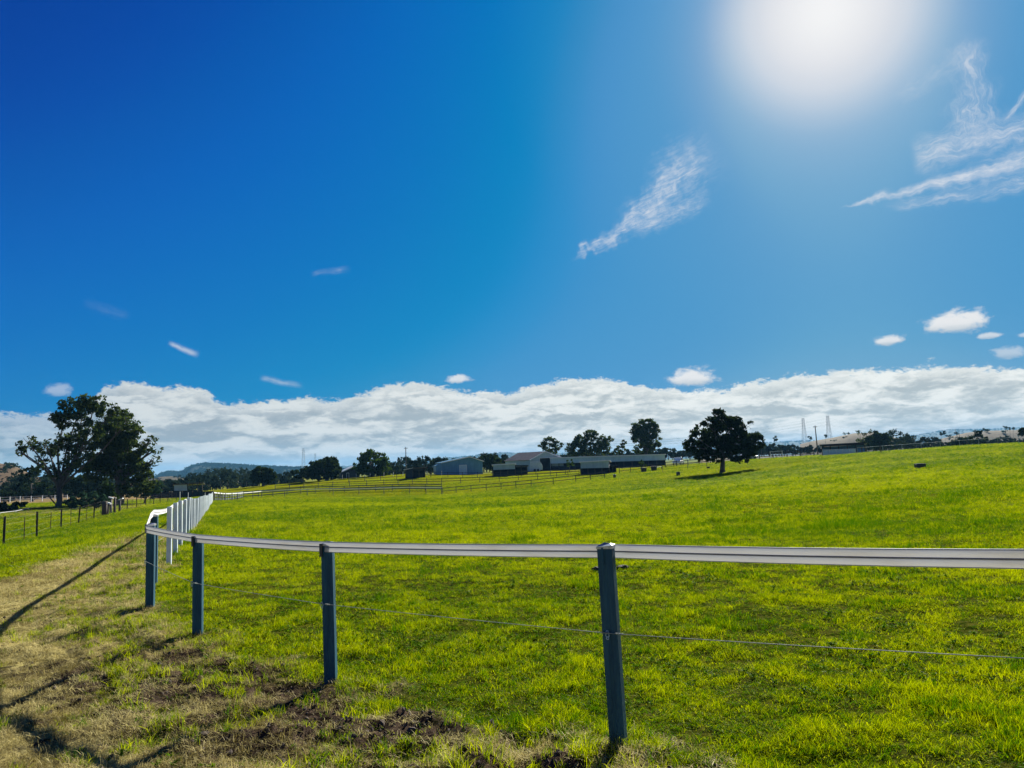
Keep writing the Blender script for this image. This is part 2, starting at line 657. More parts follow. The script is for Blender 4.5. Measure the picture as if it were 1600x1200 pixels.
FENCE_FEET = [(2.57, 2.72), (.6, 4.3), (-1.45, 5.85), (-3.1, 7.3), (-4.22, 8.6), (-5.28, 10.9)]
# long straight run, from the corner to the far end
FENCE_LINE = [(6.6, .2), (4.6, 1.3)] + FENCE_FEET + [(-34.4, 85.0)]


def fence_sd(x, y):
    """signed distance to the rail fence, positive on the track/camera side"""
    best = np.full(x.shape, 1e9)
    sgn = np.ones(x.shape)
    for (x0, y0), (x1, y1) in zip(FENCE_LINE[:-1], FENCE_LINE[1:]):
        dx, dy = x1 - x0, y1 - y0
        L2 = dx * dx + dy * dy
        t = np.clip(((x - x0) * dx + (y - y0) * dy) / L2, 0, 1)
        ex, ey = x - (x0 + t * dx), y - (y0 + t * dy)
        d = np.hypot(ex, ey)
        cr = dx * (y - y0) - dy * (x - x0)        # >0 left of travel
        up = d < best
        best = np.where(up, d, best)
        sgn = np.where(up, np.where(cr > 0, 1.0, -1.0), sgn)
    return best * sgn


def dry_mask(x, y):
    sd = fence_sd(x, y)
    W = np.interp(y, [-20, 4, 8, 12.2, 15.6, 22, 32, 50, 90], [8, 7, 5.2, 3.1, 2.6, 1.7, 1.3, .9, .6])
    wob = (fbm(x, y, .9, 4, 3) - .5) * 1.5 * np.clip(W / 3, .3, 1)
    rag = (fbm(x, y, 2.1, 4, 5) - .5) * .9
    inner = np.clip((sd + .1 + rag) / .35, 0, 1)
    outer = np.clip((W - sd + wob) / .9, 0, 1)
    return inner * outer * np.clip((95 - y) / 10, 0, 1)


def gz(x, y):
    x = np.atleast_1d(np.asarray(x, float))
    y = np.atleast_1d(np.asarray(y, float))
    z = gz_base(x, y)
    r = np.hypot(x, y)
    near = np.clip(1 - r / 60, 0, 1)
    z = z + (fbm(x, y, .35, 4, 1) - .5) * .10 * near
    z = z + (fbm(x, y, 3.0, 3, 2) - .5) * .06 * np.clip(1 - r / 25, 0, 1)
    d = dry_mask(x, y)
    sd = fence_sd(x, y)
    rough = d * np.exp(-((sd - .65) / .85) ** 2) * np.clip(1 - r / 22, 0, 1)
    z = z + rough * ((fbm(x, y, 3.2, 4, 8) - .5) * .36 + (fbm(x, y, 11, 3, 9) - .5) * .10)
    z = z + d * (fbm(x, y, 9, 3, 4) - .5) * .03 * np.clip(1 - r / 18, 0, 1)
    return z


def g1(x, y):
    return float(gz([x], [y])[0])


def G(px, py, d):
    """point on the ground under photo pixel column px at distance d"""
    p = P(px, py, d)
    return Vector((p.x, p.y, g1(p.x, p.y)))


# ------------------------------------------------------------------ ground sheet
def build_ground():
    azf = np.arange(-46, 46.01, .23)
    azb = np.concatenate([np.arange(46, 60, 1.0)[1:], np.arange(60, 301, 5.0), np.arange(300, 314, 1.0)[1:]])
    az = np.radians(np.concatenate([azf, azb]))
    rr = [.25]
    while rr[-1] < 9500:
        r = rr[-1]
        k = .016 if 2.2 < r < 22 else (.02 if r < 260 else .045)
        if r < 2.2:
            k = .06
        rr.append(r * (1 + k))
    rr = np.array(rr)
    na, nr = len(az), len(rr)
    A, Rr = np.meshgrid(az, rr)
    x = (Rr * np.sin(A)).ravel()
    y = (Rr * np.cos(A)).ravel()
    z = gz(x, y)
    z = np.append(z, g1(0, .01))
    V = np.stack([np.append(x, 0), np.append(y, 0), z], -1)
    i = np.arange(nr - 1)[:, None] * na
    j = np.arange(na)[None]
    jn = (j + 1) % na
    q = np.stack([i + j, i + jn, i + na + jn, i + na + j], -1).reshape(-1, 4)[:, ::-1]
    c = nr * na
    tr = np.stack([np.full(na, c), np.arange(na), (np.arange(na) + 1) % na], -1)[:, ::-1]
    me = mesh_np('ground', V, q, tr)
    me.polygons.foreach_set('use_smooth', [True] * len(me.polygons))
    dm = np.append(dry_mask(x, y), 1.0)
    sd = np.append(fence_sd(x, y), 1.0)
    soil = dm * np.exp(-((sd - .5) / .85) ** 2) * np.clip((7.3 - np.append(y, 0)) / 1.6, .12, 1)
    a = me.attributes.new('dry', 'FLOAT', 'POINT')
    a.data.foreach_set('value', dm.astype(np.float32))
    a = me.attributes.new('soil', 'FLOAT', 'POINT')
    a.data.foreach_set('value', soil.astype(np.float32))
    # dry rank grass round the gum trees and far pasture
    xx = np.append(x, 0)
    yy = np.append(y, 0)
    r = np.hypot(xx, yy)
    azd = np.degrees(np.arctan2(xx, yy))
    straw = np.clip((-24 - azd + 0 * r) / 3, 0, 1) * np.clip((r - 52) / 12, 0, 1) * np.clip((fbm(xx, yy, .06, 4, 6) - .33) * 6, 0, 1)
    straw = np.maximum(straw, np.clip((r - 230) / 80, 0, 1) * np.where((azd > 14) | (azd < -24), .9, .12))
    a = me.attributes.new('straw', 'FLOAT', 'POINT')
    a.data.foreach_set('value', straw.astype(np.float32))

    # ground colour gets darker towards the camera, under the separately built blades
    a = me.attributes.new('near_dark', 'FLOAT', 'POINT')
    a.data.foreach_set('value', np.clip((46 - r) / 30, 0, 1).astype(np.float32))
    m, t, N, p, out = new_mat('pasture_and_soil')
    geo = t.nodes.new('ShaderNodeNewGeometry')
    pos = geo.outputs['Position']

    def attr(n):
        q = t.nodes.new('ShaderNodeAttribute')
        q.attribute_name = n
        return q.outputs['Fac']
    n1 = N.noise(pos, .35, 6, .6)
    n2 = N.noise(pos, 3.0, 6, .65)
    n3 = N.noise(pos, 14.0, 5, .6)
    n4 = N.noise(pos, .05, 5, .6)
    grass = N.mix(N.sstep(n2, .36, .62), (.080, .09, .002, 1), (.22, .225, .003, 1))
    grass = N.mix(N.m('MULTIPLY', N.sstep(n1, .4, .7), .6), grass, (.24, .235, .006, 1))
    grass = N.mix(N.m('MULTIPLY', N.sstep(n4, .45, .65), .45), grass, (.15, .21, .006, 1))
    grass = N.mix(attr('near_dark'), grass, N.mix(N.sstep(n3, .4, .65), (.022, .036, .003, 1), (.085, .085, .012, 1)))
    grass = N.mix(attr('straw'), grass, N.mix(N.sstep(n1, .35, .65), (.15, .105, .05, 1), (.30, .22, .10, 1)))
    straw = N.mix(N.sstep(n2, .35, .6), (.24, .20, .065, 1), (.48, .41, .16, 1))
    straw = N.mix(N.m('MULTIPLY', N.sstep(n3, .5, .62), .7), straw, (.075, .062, .026, 1))
    soil = N.mix(N.sstep(n3, .35, .6), (.011, .008, .006, 1), (.070, .050, .034, 1))
    dirt = N.mix(N.sstep(N.m('ADD', attr('soil'), N.m('MULTIPLY', N.m('SUBTRACT', n2, .5), 1.8)), .10, .34), straw, soil)
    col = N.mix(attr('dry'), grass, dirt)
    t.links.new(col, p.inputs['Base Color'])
    p.inputs['Roughness'].default_value = .9
    p.inputs['Specular IOR Level'].default_value = 0.0
    b = t.nodes.new('ShaderNodeBump')
    b.inputs['Strength'].default_value = .8
    b.inputs['Distance'].default_value = .05
    hgt = N.m('ADD', N.m('MULTIPLY', N.noise(pos, 9, 6, .7), 1.0), N.m('MULTIPLY', n1, 3.0))
    t.links.new(hgt, b.inputs['Height'])
    t.links.new(b.outputs[0], p.inputs['Normal'])
    link('ground', me, m, kind='structure')


build_ground()

# ------------------------------------------------------------------ grass and verge litter (instanced tufts)
def blade_mesh(name, n, rad, h0, h1, w, lean, mat, seg=2, flat=0.0, seed=0):
    r = np.random.default_rng(seed)
    V, Fq, Ft = [], [], []
    for k in range(n):
        a = r.uniform(0, 2 * np.pi)
        q = rad * math.sqrt(r.uniform(0, 1))
        bx, by = q * math.cos(a), q * math.sin(a)
        h = r.uniform(h0, h1)
        ha = r.uniform(0, 2 * np.pi)
        ln = lean * r.uniform(.3, 1.3)
        wa = r.uniform(0, 2 * np.pi) if flat == 0 else ha + np.pi / 2
        wx, wy = math.cos(wa) * w / 2, math.sin(wa) * w / 2
        base = len(V)
        for s_ in range(seg + 1):
            f = s_ / seg
            z = h * (f - ln * .45 * f * f) * (1 - flat) + flat * h * .18 * math.sin(f * 2.6) + flat * r.uniform(0, .012)
            o = h * ln * f ** (2 if flat == 0 else 1)
            cx, cy = bx + math.cos(ha) * o, by + math.sin(ha) * o
            ww = 1 - .55 * f
            if s_ < seg:
                V.append((cx - wx * ww, cy - wy * ww, z))
                V.append((cx + wx * ww, cy + wy * ww, z))
            else:
                V.append((cx, cy, z))
        for s_ in range(seg - 1):
            b = base + 2 * s_
            Fq.append((b, b + 1, b + 3, b + 2))
        b = base + 2 * (seg - 1)
        Ft.append((b, b + 1, b + 2))
    me = mesh_np(name, V, Fq or None, Ft)
    at = me.attributes.new('blade', 'FLOAT', 'POINT')
    at.data.foreach_set('value', np.repeat(r.random(n), 2 * seg + 1).astype(np.float32))
    me.materials.append(mat)
    return bpy.data.objects.new(name, me)        # a source for the scatter; never linked itself


def clod_mesh(name, mat, seed):
    r = np.random.default_rng(seed)
    import bmesh
    bm = bmesh.new()
    bmesh.ops.create_icosphere(bm, subdivisions=1, radius=1)
    for v in bm.verts:
        v.co *= r.uniform(.6, 1.15)
        v.co.z *= .6
    me = bpy.data.meshes.new(name)
    bm.to_mesh(me)
    bm.free()
    me.materials.append(mat)
    return bpy.data.objects.new(name, me)


def scatter(name, srcs, pos, rot, scl, tint, label, cat):
    me = mesh_np(name, pos)
    a = me.attributes.new('rot', 'FLOAT_VECTOR', 'POINT')
    a.data.foreach_set('vector', rot.astype(np.float32).ravel())
    a = me.attributes.new('scl', 'FLOAT_VECTOR', 'POINT')
    a.data.foreach_set('vector', scl.astype(np.float32).ravel())
    a = me.attributes.new('tint', 'FLOAT', 'POINT')
    a.data.foreach_set('value', tint.astype(np.float32))
    a = me.attributes.new('pick', 'INT', 'POINT')
    a.data.foreach_set('value', RNG.integers(0, len(srcs), len(pos)).astype(np.int32))
    o = link(name, me, None, kind='stuff', label=label, category=cat)
    ng = bpy.data.node_groups.new(name + '_scatter', 'GeometryNodeTree')
    ng.interface.new_socket('Geometry', in_out='INPUT', socket_type='NodeSocketGeometry')
    ng.interface.new_socket('Geometry', in_out='OUTPUT', socket_type='NodeSocketGeometry')
    gi = ng.nodes.new('NodeGroupInput')
    go = ng.nodes.new('NodeGroupOutput')
    iop = ng.nodes.new('GeometryNodeInstanceOnPoints')
    g2i = ng.nodes.new('GeometryNodeGeometryToInstance')
    for s_ in reversed(srcs):
        oi = ng.nodes.new('GeometryNodeObjectInfo')
        oi.inputs['Object'].default_value = s_
        ng.links.new(oi.outputs['Geometry'], g2i.inputs[0])
    ng.links.new(gi.outputs[0], iop.inputs['Points'])
    ng.links.new(g2i.outputs[0], iop.inputs['Instance'])
    iop.inputs['Pick Instance'].default_value = True

    def na(nm, dt):
        q = ng.nodes.new('GeometryNodeInputNamedAttribute')
        q.data_type = dt
        q.inputs['Name'].default_value = nm
        return q.outputs['Attribute']
    ng.links.new(na('pick', 'INT'), iop.inputs['Instance Index'])
    e2r = ng.nodes.new('FunctionNodeEulerToRotation')
    ng.links.new(na('rot', 'FLOAT_VECTOR'), e2r.inputs[0])
    ng.links.new(e2r.outputs[0], iop.inputs['Rotation'])
    ng.links.new(na('scl', 'FLOAT_VECTOR'), iop.inputs['Scale'])
    ng.links.new(iop.outputs[0], go.inputs[0])
    md = o.modifiers.new('scatter', 'NODES')
    md.node_group = ng
    return o


def wedge(n, r0, r1, half=41.0, power=1.0):
    """random points in the view wedge between r0 and r1, denser near the camera"""
    u = RNG.random(n)
    if power == 1.0:
        r = r0 * (r1 / r0) ** u
    else:
        e = 2 - power
        r = (r0 ** e + u * (r1 ** e - r0 ** e)) ** (1 / e)
    a = np.radians(RNG.uniform(-half, half, n))
    return r * np.sin(a), r * np.cos(a), r


TURF = leafy('turf_blade', (.045, .120, .002), (.375, .415, .002), .45, instancer=True, gloss=.006, blade=True)
STRAW = leafy('dry_blade', (.17, .135, .04), (.62, .54, .23), .25, instancer=True, gloss=.01, blade=True)


def build_grass():
    turf = [blade_mesh('turf_source', 14, .075, .018, .060, .0046, 1.0, TURF, 2, 0, s) for s in range(5)]
    turf += [blade_mesh('turf_source', 10, .05, .05, .10, .005, .8, TURF, 3, 0, 20 + s) for s in range(1)]
    parts = []
    for n, r0, r1, pw in ((100000, 2.6, 9, 1.0), (130000, 8.5, 24, 1.2), (140000, 22, 70, 1.1), (150000, 62, 165, 1.0)):
        x, y, r = wedge(n, r0, r1, 41, pw)
        parts.append((x, y, r))
    x = np.concatenate([p[0] for p in parts])
    y = np.concatenate([p[1] for p in parts])
    r = np.concatenate([p[2] for p in parts])
    dm = dry_mask(x, y)
    clump = fbm(x, y, 1.6, 4, 12)
    sdk = fence_sd(x, y)
    keep = RNG.random(len(x)) > np.clip(dm * 1.15 - np.clip((clump - .50) * 3, 0, .55) * np.exp(-(np.maximum(sdk - .6, 0) / 1.1) ** 2) - .45 * np.clip((y - 5.8) / 1.5, 0, 1) * np.exp(-(np.maximum(sdk - .3, 0) / .9) ** 2), 0, .985)
    keep &= (fbm(x, y, 7.5, 3, 19) > .40) | (RNG.random(len(x)) < .25) | (r > 34)
    keep &= (fbm(x, y, 4.2, 3, 15) > .44) | (RNG.random(len(x)) < .55) | (r > 30)
    x, y, r, dm = x[keep], y[keep], r[keep], dm[keep]
    # hollows and rank spots
    big = fbm(x, y, .8, 4, 14)
    sml = fbm(x, y, 4.2, 3, 15)
    z = gz(x, y)
    n = len(x)
    g = np.clip(r / 13, .85, 5.5)
    hs = (.38 + .6 * np.clip(big * 1.3 - .25, 0, 1) + .7 * np.clip(sml * 2 - .7, 0, 1)) * RNG.uniform(.7, 1.3, n) * np.clip(r / 11, 1, 2.4) ** .8
    tall = (fbm(x, y, 1.1, 3, 21) > .66)
    hs = hs * np.where(tall, 1.7, 1)
    sp = g * RNG.uniform(.8, 1.25, n)
    scl = np.stack([sp, sp, hs], -1)
    rot = np.stack([RNG.normal(0, .12, n), RNG.normal(0, .12, n), RNG.uniform(0, 6.283, n)], -1)
    patch = fbm(x, y, .12, 4, 30)
    tint = np.clip(.55 + (patch - .5) * 1.3 + (sml - .5) * 1.2 + RNG.normal(0, .17, n) - .38 * tall, 0, 1)
    tint = np.clip(tint - .15 * dm - .14 * np.clip((r - 30) / 40, 0, 1), 0, 1)
    scatter('grass', turf, np.stack([x, y, z - .004], -1), rot, scl, tint, 'short yellow-green pasture grass covering the whole field', 'grass')

    # rank green tussocks along the fence foot and in the track
    tus = [blade_mesh('tussock_source', 26, .06, .07, .17, .0055, .75, TURF, 3, 0, 40 + s) for s in range(4)]
    x, y, r = wedge(34000, 2.6, 60, 42, 1.15)
    sd = fence_sd(x, y)
    dm = dry_mask(x, y)
    dens = dm * (np.exp(-((sd - .5) / .8) ** 2) * 1.4 + .05) * np.clip((fbm(x, y, 2.3, 4, 44) - .44) * 7, 0, 1)
    k = RNG.random(len(x)) < dens
    # dark rank tufts out in the pasture too
    k2 = (dm < .1) & (fbm(x, y, 1.9, 3, 48) > .64) & (RNG.random(len(x)) < .75)
    k = k | k2
    x, y, r, k2 = x[k], y[k], r[k], k2[k]
    n = len(x)
    s = RNG.uniform(.40, 1.0, n) * np.where(k2, .62 * np.clip(r / 14, 1, 2.2), 1)
    tint = np.where(k2, RNG.uniform(0, .25, n), RNG.uniform(.30, .95, n))
    scatter('tussock_grass', tus, np.stack([x, y, gz(x, y) - .01], -1),
            np.stack([RNG.normal(0, .15, n), RNG.normal(0, .15, n), RNG.uniform(0, 6.283, n)], -1),
            np.stack([s, s, s], -1), tint, 'taller green tussocks growing along the foot of the rail fence', 'grass')

    # flat broad-leaved weeds in loose patches
    WEED = leafy('weed_leaf', (.025, .075, .004), (.12, .21, .008), .35, instancer=True, gloss=.004, blade=True)
    wd = [blade_mesh('weed_source', 9, .015, .045, .075, .015, .8, WEED, 3, .55, 90 + s) for s in range(3)]
    x, y, r = wedge(26000, 2.6, 26, 42, 1.1)
    k = (fbm(x, y, .9, 4, 71) > .56) & (RNG.random(len(x)) < .30 + .5 * (fbm(x, y, 3, 3, 72) > .55)) & (RNG.random(len(x)) > dry_mask(x, y) * .8)
    x, y, r = x[k], y[k], r[k]
    n = len(x)
    s = RNG.uniform(.45, .95, n)
    scatter('broadleaf_weeds', wd, np.stack([x, y, gz(x, y) + .012], -1),
            np.stack([RNG.normal(0, .15, n), RNG.normal(0, .15, n), RNG.uniform(0, 6.283, n)], -1),
            np.stack([s, s, s], -1), RNG.uniform(0, 1, n), 'low broad-leaved weeds dotted in patches through the pasture', 'weeds')

    # dead flattened straw over the track
    st = [blade_mesh('straw_source', 16, .09, .05, .13, .0035, .8, STRAW, 2, .8, 60 + s) for s in range(4)]
    st += [blade_mesh('straw_source', 12, .05, .05, .12, .0035, .7, STRAW, 2, 0, 70)]
    x, y, r = wedge(160000, 2.4, 40, 43, 1.0)
    dm = dry_mask(x, y)
    sd = fence_sd(x, y)
    soil = np.exp(-((sd - .5) / .85) ** 2) * np.clip((fbm(x, y, 2.2, 4, 50) - .26) * 7, 0, 1)
    soil = soil * np.clip((7.3 - y) / 1.6, .12, 1)
    k = RNG.random(len(x)) < dm * (1 - .93 * soil) * np.clip(.35 + 1.4 * fbm(x, y, 1.5, 4, 51), 0, 1)
    x, y, r = x[k], y[k], r[k]
    n = len(x)
    s = RNG.uniform(.42, .95, n) * np.clip(r / 9, 1, 3)
    tint = np.clip(.5 + (fbm(x, y, 2.5, 3, 55) - .5) * 1.6 + RNG.normal(0, .22, n), 0, 1)
    scatter('dry_grass', st, np.stack([x, y, gz(x, y)], -1),
            np.stack([RNG.normal(0, .12, n), RNG.normal(0, .12, n), RNG.uniform(0, 6.283, n)], -1),
            np.stack([s, s, s * .8], -1), tint, 'flattened straw-coloured dead grass along the worn track', 'dry grass')

    soilm = plain('soil_clod', (.11, .078, .05), (.035, .025, .018), .95, 9)
    cl = [clod_mesh('clod_source', soilm, s) for s in range(4)]
    x, y, r = wedge(26000, 2.4, 16, 43, 1.0)
    sd = fence_sd(x, y)
    k = RNG.random(len(x)) < dry_mask(x, y) * (np.exp(-((sd - .7) / .95) ** 2) * np.clip((fbm(x, y, 2.2, 4, 50) - .34) * 6, 0, 1) * np.clip((7.3 - y) / 1.6, .12, 1) + .03)
    x, y = x[k], y[k]
    n = len(x)
    s = RNG.uniform(.004, .022, n) * np.where(RNG.random(n) < .06, 2.0, 1)
    scatter('soil_clods', cl, np.stack([x, y, gz(x, y) + .002], -1),
            np.stack([RNG.uniform(0, 3, n), RNG.uniform(0, 3, n), RNG.uniform(0, 6.283, n)], -1),
            np.stack([s, s, s], -1), RNG.random(n), 'dark crumbs of bare soil scattered below the rail fence', 'soil')


build_grass()

# ------------------------------------------------------------------ the white rail fence round the field
WHITE = plain('white_post_paint', (.70, .77, .80), (.58, .66, .70), .45, 3, bump=.08)
GALV = plain('weathered_steel_post', (.028, .105, .150), (.016, .062, .098), .55, 3.5, bump=.25, metal=.0, spec=.2, stretch=(6, 6, .7), lo=.3, hi=.7)
CAPM = plain('bare_metal_cap', (.60, .62, .62), (.35, .37, .38), .35, 30, metal=.6)
DARKB = plain('dark_bracket', (.035, .045, .05), (.02, .028, .03), .5, 12)
WIRE = plain('galvanised_wire', (.34, .38, .34), (.22, .26, .24), .65, 40, metal=.0, spec=.2)
INSUL = plain('pale_insulator', (.42, .60, .68), (.32, .48, .56), .4, 30)
CABLE = plain('rail_cable_seam', (.20, .19, .21), (.14, .13, .15), .6, 20)
RAILM = rail_material()


def build_main_fence():
    feet = []
    # near, dark posts: (x, y, post width, top height above ground, tilt)
    near = [(2.57, 2.72, 1.17, 0.0), (.605, 4.3, 1.165, .016), (-1.45, 5.85, 1.10, .012), (-3.1, 7.3, 1.0, 0.0),
            (-4.22, 8.6, 1.02, 0.0), (-5.28, 10.9, 1.03, 0.0)]
    fx = P(967, 1165, 4.3), P(517, 1064, 5.85), P(309, 992, 7.3), P(234.5, 945, 8.6)
    for i, p in enumerate(fx):
        near[i + 1] = (p.x, p.y) + near[i + 1][2:]
    root = thing('rail_fence', 'low white rail fence on dark and white posts curving round the pasture', 'fence',
                 (near[1][0], near[1][1], g1(near[1][0], near[1][1])))
    tops = []
    tops_px = {1: (957, 853.5, 4.3), 2: (513, 850, 5.85), 3: (309, 838.5, 7.3), 4: (234, 820, 8.6), 5: (241, 806, 10.9)}
    for i, (x, y, h, tilt) in enumerate(near):
        z0 = g1(x, y)
        if i in tops_px:
            h = P(*tops_px[i]).z - z0
        rz = -math.atan2(x, y) + (math.radians(-17) if i < 5 else math.radians(-12))
        w, dp = .088, .062
        R = Matrix.Rotation(tilt, 3, 'Y') @ Matrix.Rotation(rz, 3, 'Z')
        R = Matrix.Rotation(-tilt, 3, 'Y') @ Matrix.Rotation(rz, 3, 'Z')
        mb = MB()
        # folded steel section: four walls with a shallow flute down the face
        sec = [(-w / 2, -dp / 2), (-w * .18, -dp / 2), (-w * .10, -dp / 2 + .004), (w * .02, -dp / 2 + .004), (w * .10, -dp / 2),
               (w / 2, -dp / 2), (w / 2, dp / 2), (-w / 2, dp / 2)]
        n = len(sec)
        lv = [-.35, 0, h * .5, h]
        vs = [Vector((x, y, z0)) + R @ Vector((a, b, l)) for l in lv for a, b in sec]
        fs = [(k * n + j, k * n + (j + 1) % n, (k + 1) * n + (j + 1) % n, (k + 1) * n + j) for k in range(len(lv) - 1) for j in range(n)]
        fs.append(tuple((len(lv) - 1) * n + j for j in range(n)))
        mb.add(vs, fs)
        po = part('fence_post', mb, GALV, root, bevel=.0025, label='dark weathered steel post' if i else 'dark weathered steel post near the camera')
        top = Vector((x, y, z0)) + R @ Vector((0, 0, h))
        # folded cap
        cb = MB()
        c = []
        for a, b in ((-1, -1), (1, -1), (1, 1), (-1, 1)):
            c.append(top + R @ Vector((a * (w / 2 + .003), b * (dp / 2 + .003), -.010)))
        c2 = [top + R @ Vector((a * (w / 2 + .003), b * (dp / 2 + .003), .004 + (.006 if a > 0 else -.002))) for a, b in ((-1, -1), (1, -1), (1, 1), (-1, 1))]
        pk = top + R @ Vector((-.008, .004, .024))
        pk2 = top + R @ Vector((.024, .01, .018))
        cb.add(c + c2 + [pk, pk2], [(0, 1, 5, 4), (1, 2, 6, 5), (2, 3, 7, 6), (3, 0, 4, 7), (4, 5, 9, 8), (5, 6, 9), (6, 7, 8, 9), (7, 4, 8)])
        cap = part('post_cap', cb, CAPM, po)
        # strap nailed down the face of the nearest post
        if i in (0, 1):
            sb = MB()
            sb.box(top + R @ Vector((-.012, -dp / 2 - .002, -.045)), (.012, .003, .085), rot=R)
            sb.box(top + R @ Vector((-.014, -dp / 2 - .003, -.09)), (.016, .005, .012), rot=R)
            part('strap', sb, GALV, po)
        else:
            sb = MB()
            for s_ in (-1,):
                sb.box(top + R @ Vector((s_ * (w / 2 - .004), -dp / 2 - .010, -.040)), (.020, .026, .098), rot=R)
            part('rail_bracket', sb, DARKB, po)
        tops.append((x, y, z0, h, R, w, dp))
        # insulator: two little loops of bent wire where the strand passes
        hz = {0: .62, 1: .628, 2: .60, 3: .53, 4: .62, 5: .6}[i]
        zw = {1: 990, 2: 944, 3: 911, 4: 877}.get(i)
        if zw:
            hz = P(tops_px[i][0], zw, tops_px[i][2]).z - z0
        c = Vector((x, y, z0)) + R @ Vector((-.012 if i < 2 else -w / 2, -dp / 2 - .007, hz))
        ib = MB()
        for (dz, rr_) in ((.017, .0065), (0, .010), (-.017, .0065)):
            ring = [c + R @ Vector((math.cos(q) * rr_, -.002 * math.cos(q * 2), dz + math.sin(q) * rr_ * 1.15)) for q in np.linspace(0, 2 * math.pi, 13)]
            ib.tube(ring, .0028, 5, cap=False)
        part('insulator', ib, INSUL, po, smooth=True)
    # long straight run of white sleeves
    P0 = Vector((near[5][0], near[5][1], 0))
    end = P(332, 783, 85.0)
    dirv = Vector((end.x - P0.x, end.y - P0.y, 0))
    L = dirv.length
    dirv.normalize()
    nrm = Vector((-dirv.y, dirv.x, 0))               # to the left, track side
    far = []
    s_ = 3.35
    while s_ < L + .1:
        p = P0 + dirv * s_
        far.append((p.x, p.y))
        s_ += 2.12 * (1 + random.uniform(-.03, .03))
    rz = math.atan2(dirv.y, dirv.x) - math.pi / 2
    shared = None
    for i, (x, y) in enumerate(far):
        z0 = g1(x, y)
        if shared is None:
            mb = MB()
            mb.box((0, 0, .37), (.086, .055, 1.40))
            shared = mb.mesh('fence_post')
            shared.materials.append(WHITE)
        o = link('fence_post', shared, None, root)
        o.location = Vector((x, y, z0)) - root.location
        o.rotation_euler = (random.gauss(0, .008), random.gauss(0, .008), rz * .35 + random.gauss(0, .02))
        if i < 14:
            b = o.modifiers.new('bevel', 'BEVEL')
            b.width = .006
            b.segments = 2
        if i == 0:
            o['label'] = 'first white post after the bend'
    # ---- rail: ribbon with three cables in it; centre points along the line
    RH = .075
    rail_pts = []
    heights = []
    # beyond the frame on the right, then in front of / behind the posts
    px_rail = [(1600, 873.5, 3.05), (968, 861.3, 4.36), (515, 854.8, 5.78), (309, 841.5, 7.22), (228, 827, 8.52)]
    pts = [P(*q) for q in px_rail]
    d0 = (pts[0] - pts[1]).normalized()
    ext = [pts[0] + Vector((d0.x, d0.y, 0)).normalized() * k + Vector((0, 0, .0)) for k in (4.0, 2.0, .8)]
    pts = ext + pts
    p5 = near[5]
    z5 = g1(p5[0], p5[1])
    pts.append(P(235.5, 806, 10.2))
    pts.append(P(240.5, 800.5, 11.1))
    for i, (x, y) in enumerate(far):
        q = Vector((x, y, g1(x, y) + 1.0)) + nrm * .062
        pts.append(q)
    # split into spans, each a mesh of its own
    cuts = [0, 4, 5, 6, 7, 8, 9] + list(range(10, len(pts)))
    cuts = sorted(set(c for c in cuts if c < len(pts)))

    def ribbon(a, b, seg):
        V, Fc = [], []
        rows = [-.5, -.46, -.06, -.03, .03, .06, .46, .5]
        bulge = [0, .003, .002, 0, 0, .002, .003, 0]
        path = []
        for i in range(a, b):
            for k in range(seg):
                t_ = k / seg
                p = pts[i].lerp(pts[i + 1], t_)
                path.append(p - Vector((0, 0, .006 * 4 * t_ * (1 - t_) * min(1, (pts[i + 1] - pts[i]).length / 2))))
        path.append(pts[b])
        for i, p in enumerate(path):
            tt = (path[min(i + 1, len(path) - 1)] - path[max(i - 1, 0)]).normalized()
            sd_ = Vector((-tt.y, tt.x, 0)).normalized()
            for rw, bu in zip(rows, bulge):
                V.append(p + Vector((0, 0, rw * RH)) + sd_ * bu)
        n = len(rows)
        for i in range(len(path) - 1):
            for k in range(n - 1):
                Fc.append((i * n + k, (i + 1) * n + k, (i + 1) * n + k + 1, i * n + k + 1))
        return V, Fc, path
    for a, b in zip(cuts[:-1], cuts[1:]):
        V, Fc, path = ribbon(a, b, 4 if b < 12 else 2)
        mb = MB()
        mb.add(V, Fc)
        ro = part('rail', mb, RAILM, root, smooth=True)
        if b < 20:
            cb = MB()
            for dz in (.5, -.5):
                cb.tube([p + Vector((0, 0, dz * RH)) for p in path], .0028, 5)
            part('rail_edge', cb, plain('rail_edge_grey', (.50, .50, .49), (.4, .4, .4), .5, 10), ro)
            cb = MB()
            side = Vector((.6, .8, 0))
            for sgn in (-1, 1):
                cb.tube([p + side * .0035 * sgn for p in path], .0035, 5)
            part('rail_seam', cb, CABLE, ro)
    # ---- the single wire strand below the rail
    wp = [(1600, 1028.5, 3.1), (957, 990, 4.24), (506, 944, 5.74),
          (303, 911, 7.15), (227, 877, 8.45)]
    wpt = [P(*q) for q in wp]
    dd = (wpt[0] - wpt[1]).normalized()
    wpt = [wpt[0] + dd * 3] + wpt
    wpt.append(Vector((p5[0] - .05, p5[1], z5 + .55)))
    for (x, y) in far[:18]:
        wpt.append(Vector((x, y, g1(x, y) + .55)) + nrm * .03)
    mb = MB()
    for i in range(1, len(wpt)):
        a, b = wpt[i - 1], wpt[i]
        seg = [a.lerp(b, k / 6) - Vector((0, 0, .004 * 4 * (k / 6) * (1 - k / 6))) for k in range(7)]
        mb.tube(seg, .0021 if i < 7 else .0019, 5)
    part('wire', mb, WIRE, root, smooth=True)
    # knots of twisted wire either side of the near posts
    for j in (2, 3, 4):
        q = wpt[j]
        for sgn in (-1, 1):
            kb = MB()
            dv = (wpt[j + sgn] - q).normalized()
            hel = [q + dv * (.02 + .05 * k / 24) + Vector((0, math.cos(k * 1.4) * .005, math.sin(k * 1.4) * .005)) for k in range(25)]
            kb.tube(hel, .0018, 4)
            part('wire_knot', kb, WIRE, root, smooth=True)


build_main_fence()


